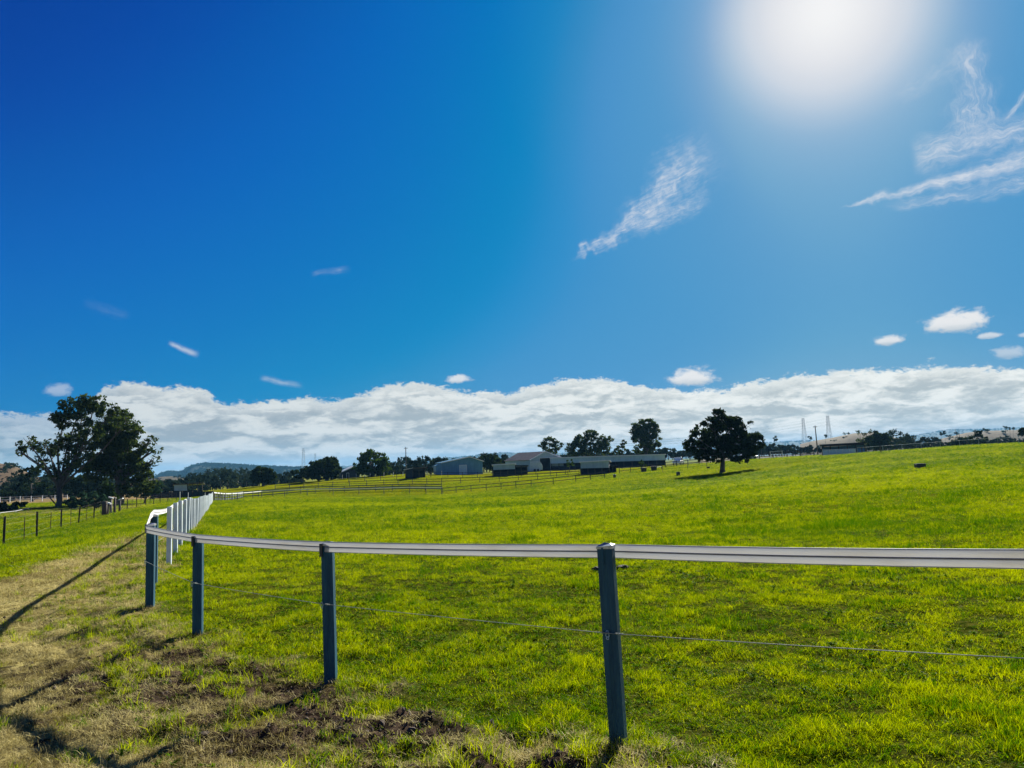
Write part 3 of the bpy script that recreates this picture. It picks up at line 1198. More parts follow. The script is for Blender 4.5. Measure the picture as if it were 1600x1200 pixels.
# ------------------------------------------------------------------ trees
BARK = plain('grey_bark', (.10, .085, .07), (.045, .038, .032), .9, 2.5, bump=.4, stretch=(1, 1, .25))
BARKP = plain('pale_gum_bark', (.30, .27, .23), (.12, .10, .085), .85, 1.5, bump=.3, stretch=(1, 1, .3))
L_GUM = leafy('gum_leaves', (.012, .026, .010), (.075, .10, .022), .38)
L_DARK = leafy('dark_leaves', (.007, .014, .006), (.036, .056, .014), .32)
L_GREEN = leafy('green_leaves', (.016, .036, .008), (.07, .11, .018), .35)
L_TEAL = leafy('shrub_leaves', (.014, .034, .022), (.045, .085, .045), .25)
L_WOOD = leafy('woodland_leaves', (.012, .022, .014), (.040, .058, .028), .2)


def leaf_cloud(centers, radii, count, size, rng, flat=.7, tint0=.45):
    """quads scattered round many small clump centres"""
    k = rng.integers(0, len(centers), count)
    d = rng.normal(0, 1, (count, 3))
    d /= np.linalg.norm(d, axis=1)[:, None] + 1e-9
    rad = rng.random(count) ** .5
    pos = centers[k] + d * (radii[k] * rad)[:, None] * np.array([1, 1, flat])
    s = size * rng.uniform(.55, 1.3, count)
    a = rng.normal(0, 1, (count, 3))
    a /= np.linalg.norm(a, axis=1)[:, None]
    b = np.cross(a, rng.normal(0, 1, (count, 3)))
    b /= np.linalg.norm(b, axis=1)[:, None] + 1e-9
    A = a * s[:, None]
    B = b * (s * .48)[:, None]
    V = np.stack([pos - A, pos + B - A * .1, pos + A, pos - B - A * .1], 1).reshape(-1, 3)
    q = np.arange(count * 4).reshape(-1, 4)
    ct = rng.random(len(centers))
    t = np.clip(tint0 + (ct[k] - .5) * .7 + rng.normal(0, .16, count), 0, 1)
    return V, q, np.repeat(t, 4)


def tree(name, label, cat, foot, d, lobes, trunk, leaf, size=.28, dens=1.0, seed=0, group=None, fork=.35, bark=None,
         extra_limbs=(), clumpr=.30, crown_depth=1.0, trunk_to=None, gap=1.0):
    """lobes: (px, py, half width px, half height px, leaf weight); everything set at the tree's real distance"""
    rng = np.random.default_rng(seed + 100)
    fp = P(foot[0], foot[1], d)
    base = Vector((fp.x, fp.y, g1(fp.x, fp.y)))
    root = thing(name, label, cat, base, group)
    s = d / F
    C, Rd, W = [], [], []
    tips = []
    for (cx, cy, rx, rz, wt) in lobes:
        c = P(cx, cy, d + rng.uniform(-.5, .5) * rx * s * crown_depth)
        rx_, rz_ = rx * s, rz * s
        ry_ = (rx_ * .5 + rz_ * .5) * crown_depth
        tips.append((c, rx_, ry_, rz_))
        vol = (rx * rz) ** .5
        nclump = max(7, int(1.9 * vol * gap))
        for _ in range(nclump):
            v = rng.normal(0, 1, 3)
            v /= np.linalg.norm(v)
            q = rng.uniform(.35, 1.0) ** .6
            C.append((c.x + v[0] * rx_ * q, c.y + v[1] * ry_ * q, c.z + v[2] * rz_ * q))
            Rd.append(clumpr * min(rx_, rz_) * rng.uniform(.6, 1.25) + size * .5)
            W.append(wt)
    C = np.array(C)
    Rd = np.array(Rd)
    per = int(30 * dens)
    idx = np.repeat(np.arange(len(C)), np.maximum(3, (per * np.array(W) * np.clip((Rd / (size * 2.6)) ** 1.6, .5, 6)).astype(int)))
    V, q, t = leaf_cloud(C[idx], Rd[idx], len(idx), size, rng)
    off = np.array(base)
    me = mesh_np('crown', V - off, q)
    at = me.attributes.new('tint', 'FLOAT', 'POINT')
    at.data.foreach_set('value', t.astype(np.float32))
    cr = link('crown', me, leaf, root)
    # trunk and limbs
    mb = MB()
    tr = trunk * s / 2
    cz = min(t_[0].z - t_[3] for t_ in tips)
    allc = sum((t_[0] for t_ in tips), Vector()) / len(tips)
    fk = base.lerp(Vector((allc.x, allc.y, max(t_[0].z for t_ in tips))), fork)
    fk = Vector((base.x * .6 + fk.x * .4, base.y * .6 + fk.y * .4, fk.z))
    if trunk_to:
        fk = P(trunk_to[0], trunk_to[1], d)
    mb.tube([base - Vector((0, 0, .3)), base + Vector((0, 0, .02)), base.lerp(fk, .25) + Vector((rng.normal(0, tr * .3), 0, 0)), base.lerp(fk, .65) + Vector((rng.normal(0, tr * .3), 0, 0)), fk],
            [tr * 1.45, tr * 1.25, tr, tr * .92, tr * .85], 8)
    for (c, rx_, ry_, rz_) in tips:
        mid = fk.lerp(c, .5) + Vector((rng.normal(0, .1), rng.normal(0, .1), .08)) * (c - fk).length * .6
        rr_ = tr * .5
        mb.tube([fk - Vector((0, 0, tr * .5)), fk.lerp(mid, .5), mid, mid.lerp(c, .6), c], [rr_, rr_ * .85, rr_ * .62, rr_ * .45, rr_ * .22], 6)
        for _ in range(5):
            v = rng.normal(0, 1, 3)
            v /= np.linalg.norm(v)
            e = c + Vector((v[0] * rx_ * .85, v[1] * ry_ * .85, abs(v[2]) * rz_ * .8))
            st = mid.lerp(c, rng.uniform(.2, 1))
            mb.tube([st, st.lerp(e, .5) + Vector((0, 0, -.05 * (e - st).length)), e], [rr_ * .3, rr_ * .2, rr_ * .06], 5)
    for limb in extra_limbs:
        pts = [P(px, py, d) for px, py in limb[:-1]]
        w = limb[-1] * s / 2
        mb.tube(pts, [w * (1 - .6 * i / max(1, len(pts) - 1)) for i in range(len(pts))], 6)
    part('trunk', mb, bark or BARK, root, smooth=True)
    return root


# two big gums on the left
tree('gum_tree', 'tall spreading gum tree with the leaning trunk, left of the two big gums', 'tree', (91, 791), 104,
     [(125, 640, 30, 20, 1.2), (100, 655, 22, 16, 1.0), (148, 630, 24, 14, 1.0), (175, 645, 24, 15, .9), (108, 690, 26, 18, .95),
      (72, 700, 20, 16, .7), (44, 692, 18, 12, .55), (32, 705, 10, 7, .5), (120, 720, 26, 18, .8), (60, 725, 16, 12, .5), (95, 735, 20, 14, .5), (140, 675, 24, 20, .9),
      (198, 660, 16, 14, .7)],
     8, L_GUM, .26, 1.0, 1, fork=.3, bark=BARK, gap=.9, clumpr=.31, trunk_to=(93, 760),
     extra_limbs=[((87, 788), (80, 780), (74, 772), (73, 766), 2.4), ((92, 765), (80, 742), (62, 728), (44, 716), (32, 706), 3.2),
                  ((94, 762), (106, 735), (118, 712), (124, 680), (128, 650), 4.5), ((90, 765), (84, 735), (80, 715), (76, 700), 3.2),
                  ((96, 764), (104, 745), (112, 725), 2.6)])
tree('gum_tree', 'dense dark gum tree, right of the two big gums by the wire fence', 'tree', (186, 789), 110,
     [(178, 680, 32, 24, 1.5), (165, 705, 30, 24, 1.4), (200, 700, 28, 24, 1.4), (185, 725, 36, 22, 1.3), (152, 735, 22, 20, 1.0), (215, 735, 20, 18, 1.0),
      (226, 700, 12, 9, .4), (234, 688, 12, 8, .35), (244, 702, 10, 8, .3), (240, 720, 12, 9, .35), (232, 752, 16, 16, .7), (205, 760, 22, 16, .8), (188, 655, 22, 12, 1.1),
      (208, 672, 14, 12, .9)],
     12, L_GUM, .26, 1.1, 2, fork=.25, bark=BARK, gap=1.0, clumpr=.33, trunk_to=(187, 750),
     extra_limbs=[((190, 752), (205, 730), (220, 712), (226, 700), (233, 690), 3.0), ((190, 755), (212, 735), (236, 722), 2.6),
                  ((186, 752), (178, 720), (174, 690), 4), ((184, 755), (168, 730), (158, 705), 3), ((191, 778), (198, 755), (206, 735), 4)])
# shrubs beneath them
tree('shrub', 'wide blue-green shrub between the two gum trunks', 'shrub', (130, 796), 97, [(118, 785, 16, 9, 1.3), (138, 780, 22, 11, 1.4), (156, 785, 12, 8, 1.1)], 3, L_TEAL, .22, 1.6, 3, fork=.1)
tree('shrub', 'sunlit yellow-green shrub in front of the dense gum trunk', 'shrub', (170, 789), 104, [(165, 770, 12, 7, 1.0), (175, 776, 10, 6, 1.0), (168, 760, 9, 5, .8)], 3, L_GREEN, .22, 1.3, 4, fork=.2)
tree('shrub', 'green shrub at the right foot of the dense gum', 'shrub', (226, 784), 112, [(222, 768, 14, 10, 1.1), (238, 766, 12, 12, 1.0), (245, 758, 9, 10, .7)], 3, L_TEAL, .24, 1.2, 5, fork=.2)
tree('shrub', 'dark low bush added for the shadow on the creek bank at the left edge', 'shrub', (15, 799), 95, [(10, 792, 16, 6, 1.3), (30, 788, 12, 4.5, 1.2), (-8, 793, 12, 7, 1.2)], 2, L_DARK, .22, 1.4, 6, fork=.1)  # added bush, its dark leaves stand in for the shadowed bank
tree('shrub', 'broad dark thicket below the brown hill at the left edge', 'shrub', (50, 784), 165, [(50, 762, 26, 14, 1.2), (25, 768, 20, 10, 1.2), (80, 765, 22, 12, 1.1), (45, 740, 16, 10, .8), (5, 774, 14, 6, 1.1)], 5, L_DARK, .40, 1.1, 7, fork=.2)
tree('bush', 'dark rounded bush behind the gums, right of the thicket', 'shrub', (112, 785), 160, [(112, 762, 22, 16, 1.2), (140, 757, 22, 20, 1.2), (160, 765, 18, 14, 1.1)], 5, L_DARK, .40, 1.1, 8, fork=.2)

# along the valley on the left and centre
tree('round_tree', 'round black-green tree alone at the start of the paddock fences', 'tree', (411, 760), 175, [(411, 742, 17, 13, 2.0), (405, 745, 14, 10, 1.6), (418, 744, 13, 11, 1.6)], 4, L_DARK, .34, 1.6, 9, fork=.3)
tree('wide_tree', 'lower left half of the broad dark tree pair', 'tree', (472, 753), 182, [(470, 741, 16, 9, 1.8), (482, 738, 16, 11, 1.8)], 4, L_DARK, .36, 1.5, 10, fork=.3)
tree('wide_tree', 'taller domed right half of the broad dark tree pair', 'tree', (511, 752), 180, [(505, 732, 24, 15, 1.9), (515, 722, 14, 9, 1.6), (522, 733, 13, 14, 1.6), (493, 737, 18, 11, 1.7), (500, 745, 20, 6, 1.6), (518, 744, 14, 7, 1.6)], 6, L_DARK, .36, 1.5, 11, fork=.25)
tree('leafy_tree', 'full dark green tree beside the pale-roofed house', 'tree', (582, 746), 188, [(582, 723, 24, 17, 1.7), (578, 712, 14, 9, 1.3), (592, 716, 13, 9, 1.3), (566, 730, 13, 12, 1.4), (598, 732, 12, 12, 1.4), (574, 739, 16, 6, 1.4), (592, 739, 16, 6, 1.4)], 6, L_GREEN, .36, 1.4, 12, fork=.25)
tree('small_tree', 'dark bushy tree between the blue shed and the gabled barn', 'tree', (770, 738), 192, [(767, 718, 12, 10, 1.4), (772, 722, 14, 12, 1.5)], 4, L_DARK, .34, 1.4, 13, fork=.25)
tree('gum_tree', 'open-crowned gum directly behind the gabled barn roof', 'tree', (861, 718), 215, [(858, 690, 12, 7, 1.0), (848, 697, 9, 6, .8), (871, 696, 9, 7, .8), (862, 703, 15, 7, 1.0)], 4, L_GUM, .34, 1.1, 14, fork=.4, gap=1.7)
tree('gum_tree', 'broad gum behind the long stable roof, left of the tall drooping one', 'tree', (922, 722), 215,
     [(925, 681, 13, 9, 1.1), (908, 690, 14, 11, 1.2), (943, 690, 13, 11, .9), (900, 702, 14, 12, 1.4), (920, 703, 18, 11, 1.3), (945, 700, 10, 9, .8)], 6, L_GUM, .36, 1.25, 15, fork=.3, gap=1.7)
tree('small_gum', 'slender small gum between the broad gum and the tall drooping one', 'tree', (972, 720), 215, [(972, 692, 7, 5, 1.0), (971, 702, 9, 7, 1.2), (964, 708, 9, 5, 1)], 2.5, L_GUM, .3, 1.2, 16, fork=.4)
tree('gum_tree', 'tall drooping gum standing behind the right half of the long stable', 'tree', (1010, 718), 208,
     [(1006, 662, 16, 9, 1.3), (993, 670, 10, 9, 1.0), (1018, 672, 12, 12, 1.2), (1001, 683, 15, 13, 1.3), (1020, 690, 13, 12, 1.1), (1006, 702, 18, 9, 1.1)], 6, L_GUM, .34, 1.3, 17, fork=.35, gap=1.7)
# the field tree
tree('field_tree', 'big spreading dark tree alone in the pasture casting a pool of shade', 'tree', (1129, 740), 95,
     [(1124, 650, 13, 11, 1.3), (1112, 668, 24, 14, 1.4), (1140, 664, 24, 14, 1.4), (1092, 685, 20, 14, 1.1), (1080, 697, 12, 12, .9), (1105, 700, 24, 16, 1.3),
      (1150, 690, 26, 18, 1.5), (1172, 688, 18, 16, 1.1), (1185, 692, 9, 13, .7), (1130, 695, 24, 18, 1.5), (1155, 710, 22, 12, 1.3), (1098, 712, 16, 9, 1.0),
      (1122, 716, 10, 8, .6), (1172, 706, 14, 9, 1.0), (1148, 660, 12, 8, .9), (1167, 664, 9, 7, .25)],
     7.5, L_DARK, .19, 1.5, 18, fork=.36, clumpr=.32, trunk_to=(1129, 715), gap=1.1)
# saplings by the stables
tree('sapling', 'young leafy tree in front of the long stable near the barn door', 'tree', (890, 738), 170, [(889, 722, 6, 5, .9), (891, 727, 5, 4, .8)], 1.2, L_GREEN, .22, 1.0, 19, fork=.5)
tree('sapling', 'bright yellow-green sapling right of the nearer shelter', 'tree', (1004, 738), 135, [(1002, 722, 4, 4, .7), (1005, 728, 5, 4, .7)], 1.2, L_GREEN, .20, .9, 20, fork=.5)
# small far trees on the right skyline
tree('gum_tree', 'tall thin pale-crowned gum at the left end of the right treeline', 'tree', (1347, 706), 240, [(1343, 675, 5, 4, .5), (1350, 678, 5, 4, .5), (1362, 675, 6, 4, .6), (1348, 692, 9, 9, .7)], 2, L_GUM, .34, .8, 21, fork=.5, bark=BARKP)
tree('dense_tree', 'largest near-black tree of the right treeline', 'tree', (1374, 706), 235, [(1374, 684, 14, 11, 1.8), (1370, 690, 16, 12, 1.8), (1382, 690, 12, 12, 1.6)], 5, L_DARK, .42, 1.3, 22, fork=.25)
tree('domed_tree', 'dark domed tree on the right skyline beside two bare trunks', 'tree', (1504, 699), 230, [(1500, 690, 15, 7, 1.8), (1510, 690, 14, 7, 1.7), (1492, 692, 10, 6, 1.5)], 4, L_DARK, .42, 1.3, 23, fork=.2,
     extra_limbs=[((1498, 690), (1495, 680), (1492, 670), .9), ((1500, 690), (1499, 679), (1497, 671), .7)])
tree('tall_tree', 'upright tree in front of the brown hill at the right', 'tree', (1529, 697), 230, [(1529, 677, 6, 5, 1.0), (1528, 684, 7, 8, 1.2), (1532, 691, 11, 6, 1.3), (1538, 687, 6, 5, 1)], 2.5, L_DARK, .38, 1.2, 24, fork=.4)
tree('tree', 'dark tree cut off by the right edge of the picture', 'tree', (1604, 692), 180, [(1602, 677, 9, 8, 1.5), (1612, 676, 10, 9, 1.5)], 4, L_DARK, .38, 1.2, 25, fork=.3)
for i, (px, py, rx, ry, d, lab) in enumerate([
        (1265, 684, 3.2, 3.4, 500, 'small round tree on the skyline left of the lone pole'),
        (1289.5, 681, 2.8, 2.2, 520, 'small flat-topped tree on the hill beside the right pylon'),
        (1212, 685, 4.5, 5, 420, 'pale feathery tree on the skyline right of the big field tree'),
        (1571, 668.5, 3.4, 3.4, 560, 'largest of the three little trees on the brown hill crest'),
        (1577, 669.5, 2.0, 2.2, 560, 'middle of the three little trees on the brown hill crest'),
        (1583, 669, 1.8, 1.4, 560, 'smallest, rightmost of the three little trees on the hill crest'),
        (1471, 678, 2.4, 3.0, 480, 'left one of two tiny trees under the far blue range'),
        (1476, 676, 2.2, 2.6, 480, 'right one of two tiny trees under the far blue range')]):
    tree('small_tree', lab, 'tree', (px, py + ry * 2.6), d, [(px, py, rx, ry, 1.3)], .9, L_DARK, .5, 1.0, 60 + i, fork=.6)


def woodland(name, label, strip, leaf, size, seed, hjit=.35, dens=1.0):
    """a treeline that reads as one mass: strip of (px, crown-top py, foot py, distance)"""
    rng = np.random.default_rng(seed)
    C, Rd = [], []
    mb = MB()
    p0 = P(strip[0][0], strip[0][2], strip[0][3])
    base = Vector((p0.x, p0.y, p0.z))
    xs = [s_[0] for s_ in strip]
    n = int((xs[-1] - xs[0]) / 4.4)
    for k in range(n):
        px = xs[0] + (xs[-1] - xs[0]) * (k + rng.random()) / n
        top = np.interp(px, xs, [s_[1] for s_ in strip])
        ft = np.interp(px, xs, [s_[2] for s_ in strip])
        d = np.interp(px, xs, [s_[3] for s_ in strip]) * rng.uniform(.94, 1.10)
        s = d / F
        h = (ft - top) * rng.uniform(1 - hjit, 1.05)
        w = h * rng.uniform(.28, .5)
        kind = rng.random()
        f = P(px, ft, d)
        c = P(px, ft - h * .49, d)
        mb.tube([f - Vector((0, 0, 1.0)), f.lerp(c, .5), c], [.18 * h * s * .25, .13 * h * s * .25, .05 * h * s * .2], 5)
        m = 10 if kind < .75 else 5
        for _ in range(m):
            v = rng.normal(0, 1, 3)
            v /= np.linalg.norm(v)
            C.append((c.x + v[0] * w * s, c.y + v[1] * w * s, c.z + v[2] * h * .42 * s))
            Rd.append(h * s * rng.uniform(.13, .24))
    C = np.array(C)
    Rd = np.array(Rd)
    V, q, t = leaf_cloud(C, Rd, int(len(C) * 26 * dens), size, rng, .75)
    me = mesh_np(name, V - np.array(base), q)
    at = me.attributes.new('tint', 'FLOAT', 'POINT')
    at.data.foreach_set('value', t.astype(np.float32))
    o = link(name, me, leaf, None, base, kind='stuff', label=label, category='woodland')
    part('trunks', mb, BARK, o, kind='stuff')


woodland('woodland', 'mixed trees in the valley left of the round dark tree', [(236, 748, 772, 230), (262, 745, 770, 230), (275, 738, 768, 225), (290, 740, 768, 240),
         (330, 738, 765, 260), (360, 736, 763, 270), (400, 735, 760, 270), (440, 738, 757, 260), (470, 742, 756, 250)], L_WOOD, .55, 31)
woodland('woodland', 'taller scattered trees rising behind the valley wood', [(300, 730, 758, 330), (345, 726, 755, 340), (380, 728, 752, 340), (405, 733, 750, 340), (455, 738, 750, 330)], L_WOOD, .6, 32, .5, .7)
woodland('woodland', 'dark treeline from the leafy tree to the gabled barn', [(598, 722, 744, 235), (612, 716, 742, 235), (640, 712, 740, 240), (665, 711, 738, 240), (700, 714, 736, 240), (730, 714, 734, 240),
         (752, 706, 733, 235), (775, 708, 732, 235), (800, 714, 730, 240), (815, 718, 729, 245)], L_WOOD, .5, 33, .3, 1.3)
woodland('woodland', 'hazy trees low behind the long stable', [(870, 706, 722, 300), (900, 704, 720, 300), (950, 704, 719, 300), (1000, 702, 717, 300), (1030, 700, 716, 300), (1050, 697, 715, 290), (1075, 700, 714, 290), (1100, 700, 713, 290)], L_WOOD, .55, 34, .4, 1.1)
woodland('woodland', 'blue-green wood behind the yard right of the field tree', [(1180, 694, 711, 310), (1200, 692, 710, 310), (1230, 693, 709, 310), (1250, 690, 708, 300), (1270, 694, 707, 300), (1282, 700, 706, 290)], L_WOOD, .55, 35, .4, 1.3)
woodland('woodland', 'ragged gum treeline along the right horizon', [(1334, 690, 706, 290), (1350, 686, 705, 280), (1385, 678, 704, 270), (1400, 668, 703, 270), (1415, 674, 702, 270), (1432, 672, 702, 275), (1450, 678, 701, 285), (1468, 686, 700, 290),
         (1490, 688, 699, 290), (1520, 688, 697, 290), (1545, 690, 696, 290), (1560, 681, 695, 285), (1578, 681, 694, 285), (1590, 688, 694, 285), (1620, 684, 692, 280)], L_WOOD, .5, 36, .45, 1.35)
woodland('woodland', 'dark trees on the slope behind the left gums', [(-40, 752, 778, 220), (0, 770, 782, 220), (30, 735, 775, 230), (60, 728, 772, 240), (95, 738, 772, 240), (150, 745, 772, 240), (240, 752, 772, 240)], L_WOOD, .5, 37, .35, 1.3)


# ------------------------------------------------------------------ hills
def hill(label, prof, d, depth, c1, c2, c3, nscale=.02, trees=0, seed=0, leaf=None, foot=40, tsize=.0024):
    """ridge profile in pixels at distance d; a real mound with depth"""
    n = 90
    xs = [p[0] for p in prof]
    X = np.linspace(xs[0], xs[-1], n)
    T = np.interp(X, xs, [p[1] for p in prof])
    rows = 22
    V = []
    c0 = P(xs[0], prof[0][1], d)
    gb = g1(c0.x, c0.y) - foot
    for i in range(n):
        p = P(X[i], T[i], d)
        top = p.z
        wob = (float(fbm(np.array([X[i] * .05]), np.array([seed * 3.1]), 1.0, 4)[0]) - .5)
        for j in range(rows):
            f = j / (rows - 1) * 2 - 1
            prof_z = math.cos(f * math.pi / 2) ** .9
            yy = p.y + f * depth
            xx = p.x * (yy / p.y)
            nz = (float(fbm(np.array([xx * .012]), np.array([yy * .012]), 1.0, 4, seed)[0]) - .5) * (top - gb) * .25 * (1 - abs(1 - prof_z)) * (0 if abs(f) < .05 else 1)
            V.append((xx, yy, gb + (top - gb) * prof_z + nz * min(1, abs(f) * 3)))
    q = [(i * rows + j, (i + 1) * rows + j, (i + 1) * rows + j + 1, i * rows + j + 1) for i in range(n - 1) for j in range(rows - 1)]
    me = mesh_np('hill', V, q)
    me.polygons.foreach_set('use_smooth', [True] * len(me.polygons))
    m, t, N, pr, out = new_mat('hill_cover')
    geo = t.nodes.new('ShaderNodeNewGeometry')
    n1 = N.noise(geo.outputs['Position'], nscale, 6, .65)
    n2 = N.noise(geo.outputs['Position'], nscale * 7, 5, .65)
    col = N.mix(N.sstep(n1, .35, .65), (*c1, 1), (*c2, 1))
    col = N.mix(N.m('MULTIPLY', N.sstep(n2, .5, .68), .7), col, (*c3, 1))
    t.links.new(col, pr.inputs['Base Color'])
    pr.inputs['Roughness'].default_value = .95
    pr.inputs['Specular IOR Level'].default_value = .1
    link('hill', me, m, kind='structure', label=label)
    if trees:
        rng = np.random.default_rng(seed)
        C, Rd = [], []
        for _ in range(trees):
            px = rng.uniform(xs[0], xs[-1])
            tp = np.interp(px, xs, [p[1] for p in prof])
            f = rng.uniform(-.75, .05)
            p = P(px, tp, d)
            yy = p.y + f * depth
            z = gb + (p.z - gb) * math.cos(f * math.pi / 2) ** .9
            s = rng.uniform(.7, 1.3) * d * tsize
            for _ in range(5):
                C.append((p.x * yy / p.y + rng.normal(0, s * .8), yy + rng.normal(0, s * .8), z + rng.uniform(.1, 1.1) * s))
                Rd.append(s * .8)
        V, q, t_ = leaf_cloud(np.array(C), np.array(Rd), len(C) * 14, d * tsize * .45, rng)
        me = mesh_np('hill_trees', V, q)
        at = me.attributes.new('tint', 'FLOAT', 'POINT')
        at.data.foreach_set('value', t_.astype(np.float32))
        link('hill_trees', me, leaf or L_WOOD, None, kind='stuff', label='scrubby bush covering ' + label, category='woodland')


DRY1, DRY2, DRY3 = (.22, .165, .085), (.36, .27, .15), (.07, .065, .035)
FOR1, FOR2, FOR3 = (.02, .035, .02), (.035, .055, .028), (.10, .09, .05)
hill('the forested blue hill left of centre', [(240, 745), (262, 738), (283, 739), (300, 729), (318, 725), (350, 726), (400, 729), (450, 731), (520, 733), (600, 738)], 2300, 420, FOR1, FOR2, FOR3, .01, 1500, 1, None, 40, .0016)
hill('the pale far range across the middle', [(430, 737), (520, 730), (600, 724), (700, 716), (780, 708), (860, 708), (960, 710), (1080, 705), (1180, 693), (1260, 689), (1350, 692), (1440, 679), (1480, 672), (1540, 671), (1620, 668), (1700, 672)],
     5200, 900, FOR1, FOR2, FOR3, .004, 2200, 2, None, 40, .0008)
DRY1, DRY2, DRY3 = (.085, .07, .038), (.145, .115, .065), (.035, .038, .022)
hill('the brown grassy hill behind the right shelter', [(1250, 694), (1270, 689), (1300, 684), (1335, 677), (1365, 676), (1400, 684), (1440, 694)], 640, 120, DRY1, DRY2, DRY3, .03, 12, 3, L_DARK, 22)
hill('the brown grassy hill at the right edge', [(1440, 694), (1480, 683), (1510, 676), (1540, 673), (1580, 672), (1640, 671), (1700, 676)], 700, 120, DRY1, DRY2, DRY3, .03, 30, 4, L_DARK, 22)
hill('the brown hill at the left edge', [(-90, 722), (-40, 720), (0, 724), (20, 727), (45, 738), (75, 752), (110, 765)], 380, 90, (.11, .075, .04), (.19, .13, .07), (.04, .045, .025), .03, 150, 5, L_DARK, 20)
hill('the low dry rise behind the valley wood', [(225, 752), (250, 745), (270, 744), (300, 748), (340, 752), (420, 752)], 900, 150, DRY1, DRY2, DRY3, .02, 30, 6, L_WOOD, 20)

# ------------------------------------------------------------------ buildings
BLUEW = cladding('pale_blue_cladding', (.50, .66, .72), (.40, .56, .62))
BLUED = cladding('blue_grey_cladding', (.10, .27, .42), (.07, .21, .33))
GREENW = cladding('grey_green_cladding', (.42, .54, .55), (.33, .44, .46))
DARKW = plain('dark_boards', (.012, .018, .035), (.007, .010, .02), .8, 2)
ROOFB = cladding('brown_roof_sheet', (.030, .018, .020), (.020, .013, .014), .25, .6)
ROOFP = cladding('pale_roof_sheet', (.62, .64, .64), (.48, .51, .52), .25, .4)
TRIM = plain('white_trim', (.80, .81, .80), (.70, .72, .72), .5, 3)
VOID = plain('doorway_shade', (.012, .013, .016), (.008, .008, .01), .95, 2)  # near-black slab on the wall, shade inside a doorway put into colour
ROOFD = cladding('dark_roof_sheet', (.06, .065, .075), (.04, .045, .05), .25, .5)
TIMBER = plain('old_timber', (.10, .085, .07), (.05, .042, .036), .9, 8, bump=.3, stretch=(4, 4, .5))


def gable_barn(label, A, B, C, eave, ridge, wall, roofm, name='barn', ridge_f=.5, doors=(), windows=()):
    """A rear-left, B front corner, C front-right: ground points; the gable faces along B-C"""
    A, B, C = Vector(A), Vector(B), Vector(C)
    z0 = min(A.z, B.z, C.z) - .1
    A.z = B.z = C.z = z0
    back = A - B
    D = C + back
    up = Vector((0, 0, 1))
    r = thing(name, label, 'barn', (B + C) / 2)
    apex = B.lerp(C, ridge_f)
    mb = MB()
    prof = [B, C, C + up * eave, apex + up * ridge, B + up * eave]
    mb.prism(prof, back)
    part('wall', mb, wall, r)
    ov = (C - B).normalized() * .35
    bo = back.normalized() * .4
    nrm = up * .08
    for (e, sg, name_) in ((B, -1, 'roof'), (C, 1, 'roof')):
        a = e + up * (eave - .10) + ov * sg - bo + up * .02
        t = apex + up * (ridge + .02) - bo
        a2 = a + back + bo * 2
        t2 = t + back + bo * 2
        m_ = MB()
        m_.hexa([a, t, t2, a2], [a + nrm, t + nrm, t2 + nrm, a2 + nrm])
        part('roof', m_, roofm, r)
        f_ = MB()
        g_ = -bo.normalized() * .06
        f_.hexa([a + g_ - up * .1, t + g_ - up * .1, t - up * .1, a - up * .1], [a + g_ + up * .12, t + g_ + up * .12, t + up * .12 , a + up * .12])
        part('barge_board', f_, TRIM, r)
    u = (C - B)
    nn = -back.normalized()
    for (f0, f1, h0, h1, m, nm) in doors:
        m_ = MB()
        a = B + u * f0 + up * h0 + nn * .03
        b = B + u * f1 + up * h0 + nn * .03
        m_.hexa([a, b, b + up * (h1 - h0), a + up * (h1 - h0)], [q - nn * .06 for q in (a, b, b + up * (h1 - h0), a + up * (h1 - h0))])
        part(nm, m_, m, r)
        fr = MB()
        for q0, q1 in ((a, a + up * (h1 - h0)), (b, b + up * (h1 - h0)), (a + up * (h1 - h0), b + up * (h1 - h0))):
            fr.tube([q0 + nn * .03, q1 + nn * .03], .07, 4)
        part('door_frame', fr, TRIM, r)
    return r


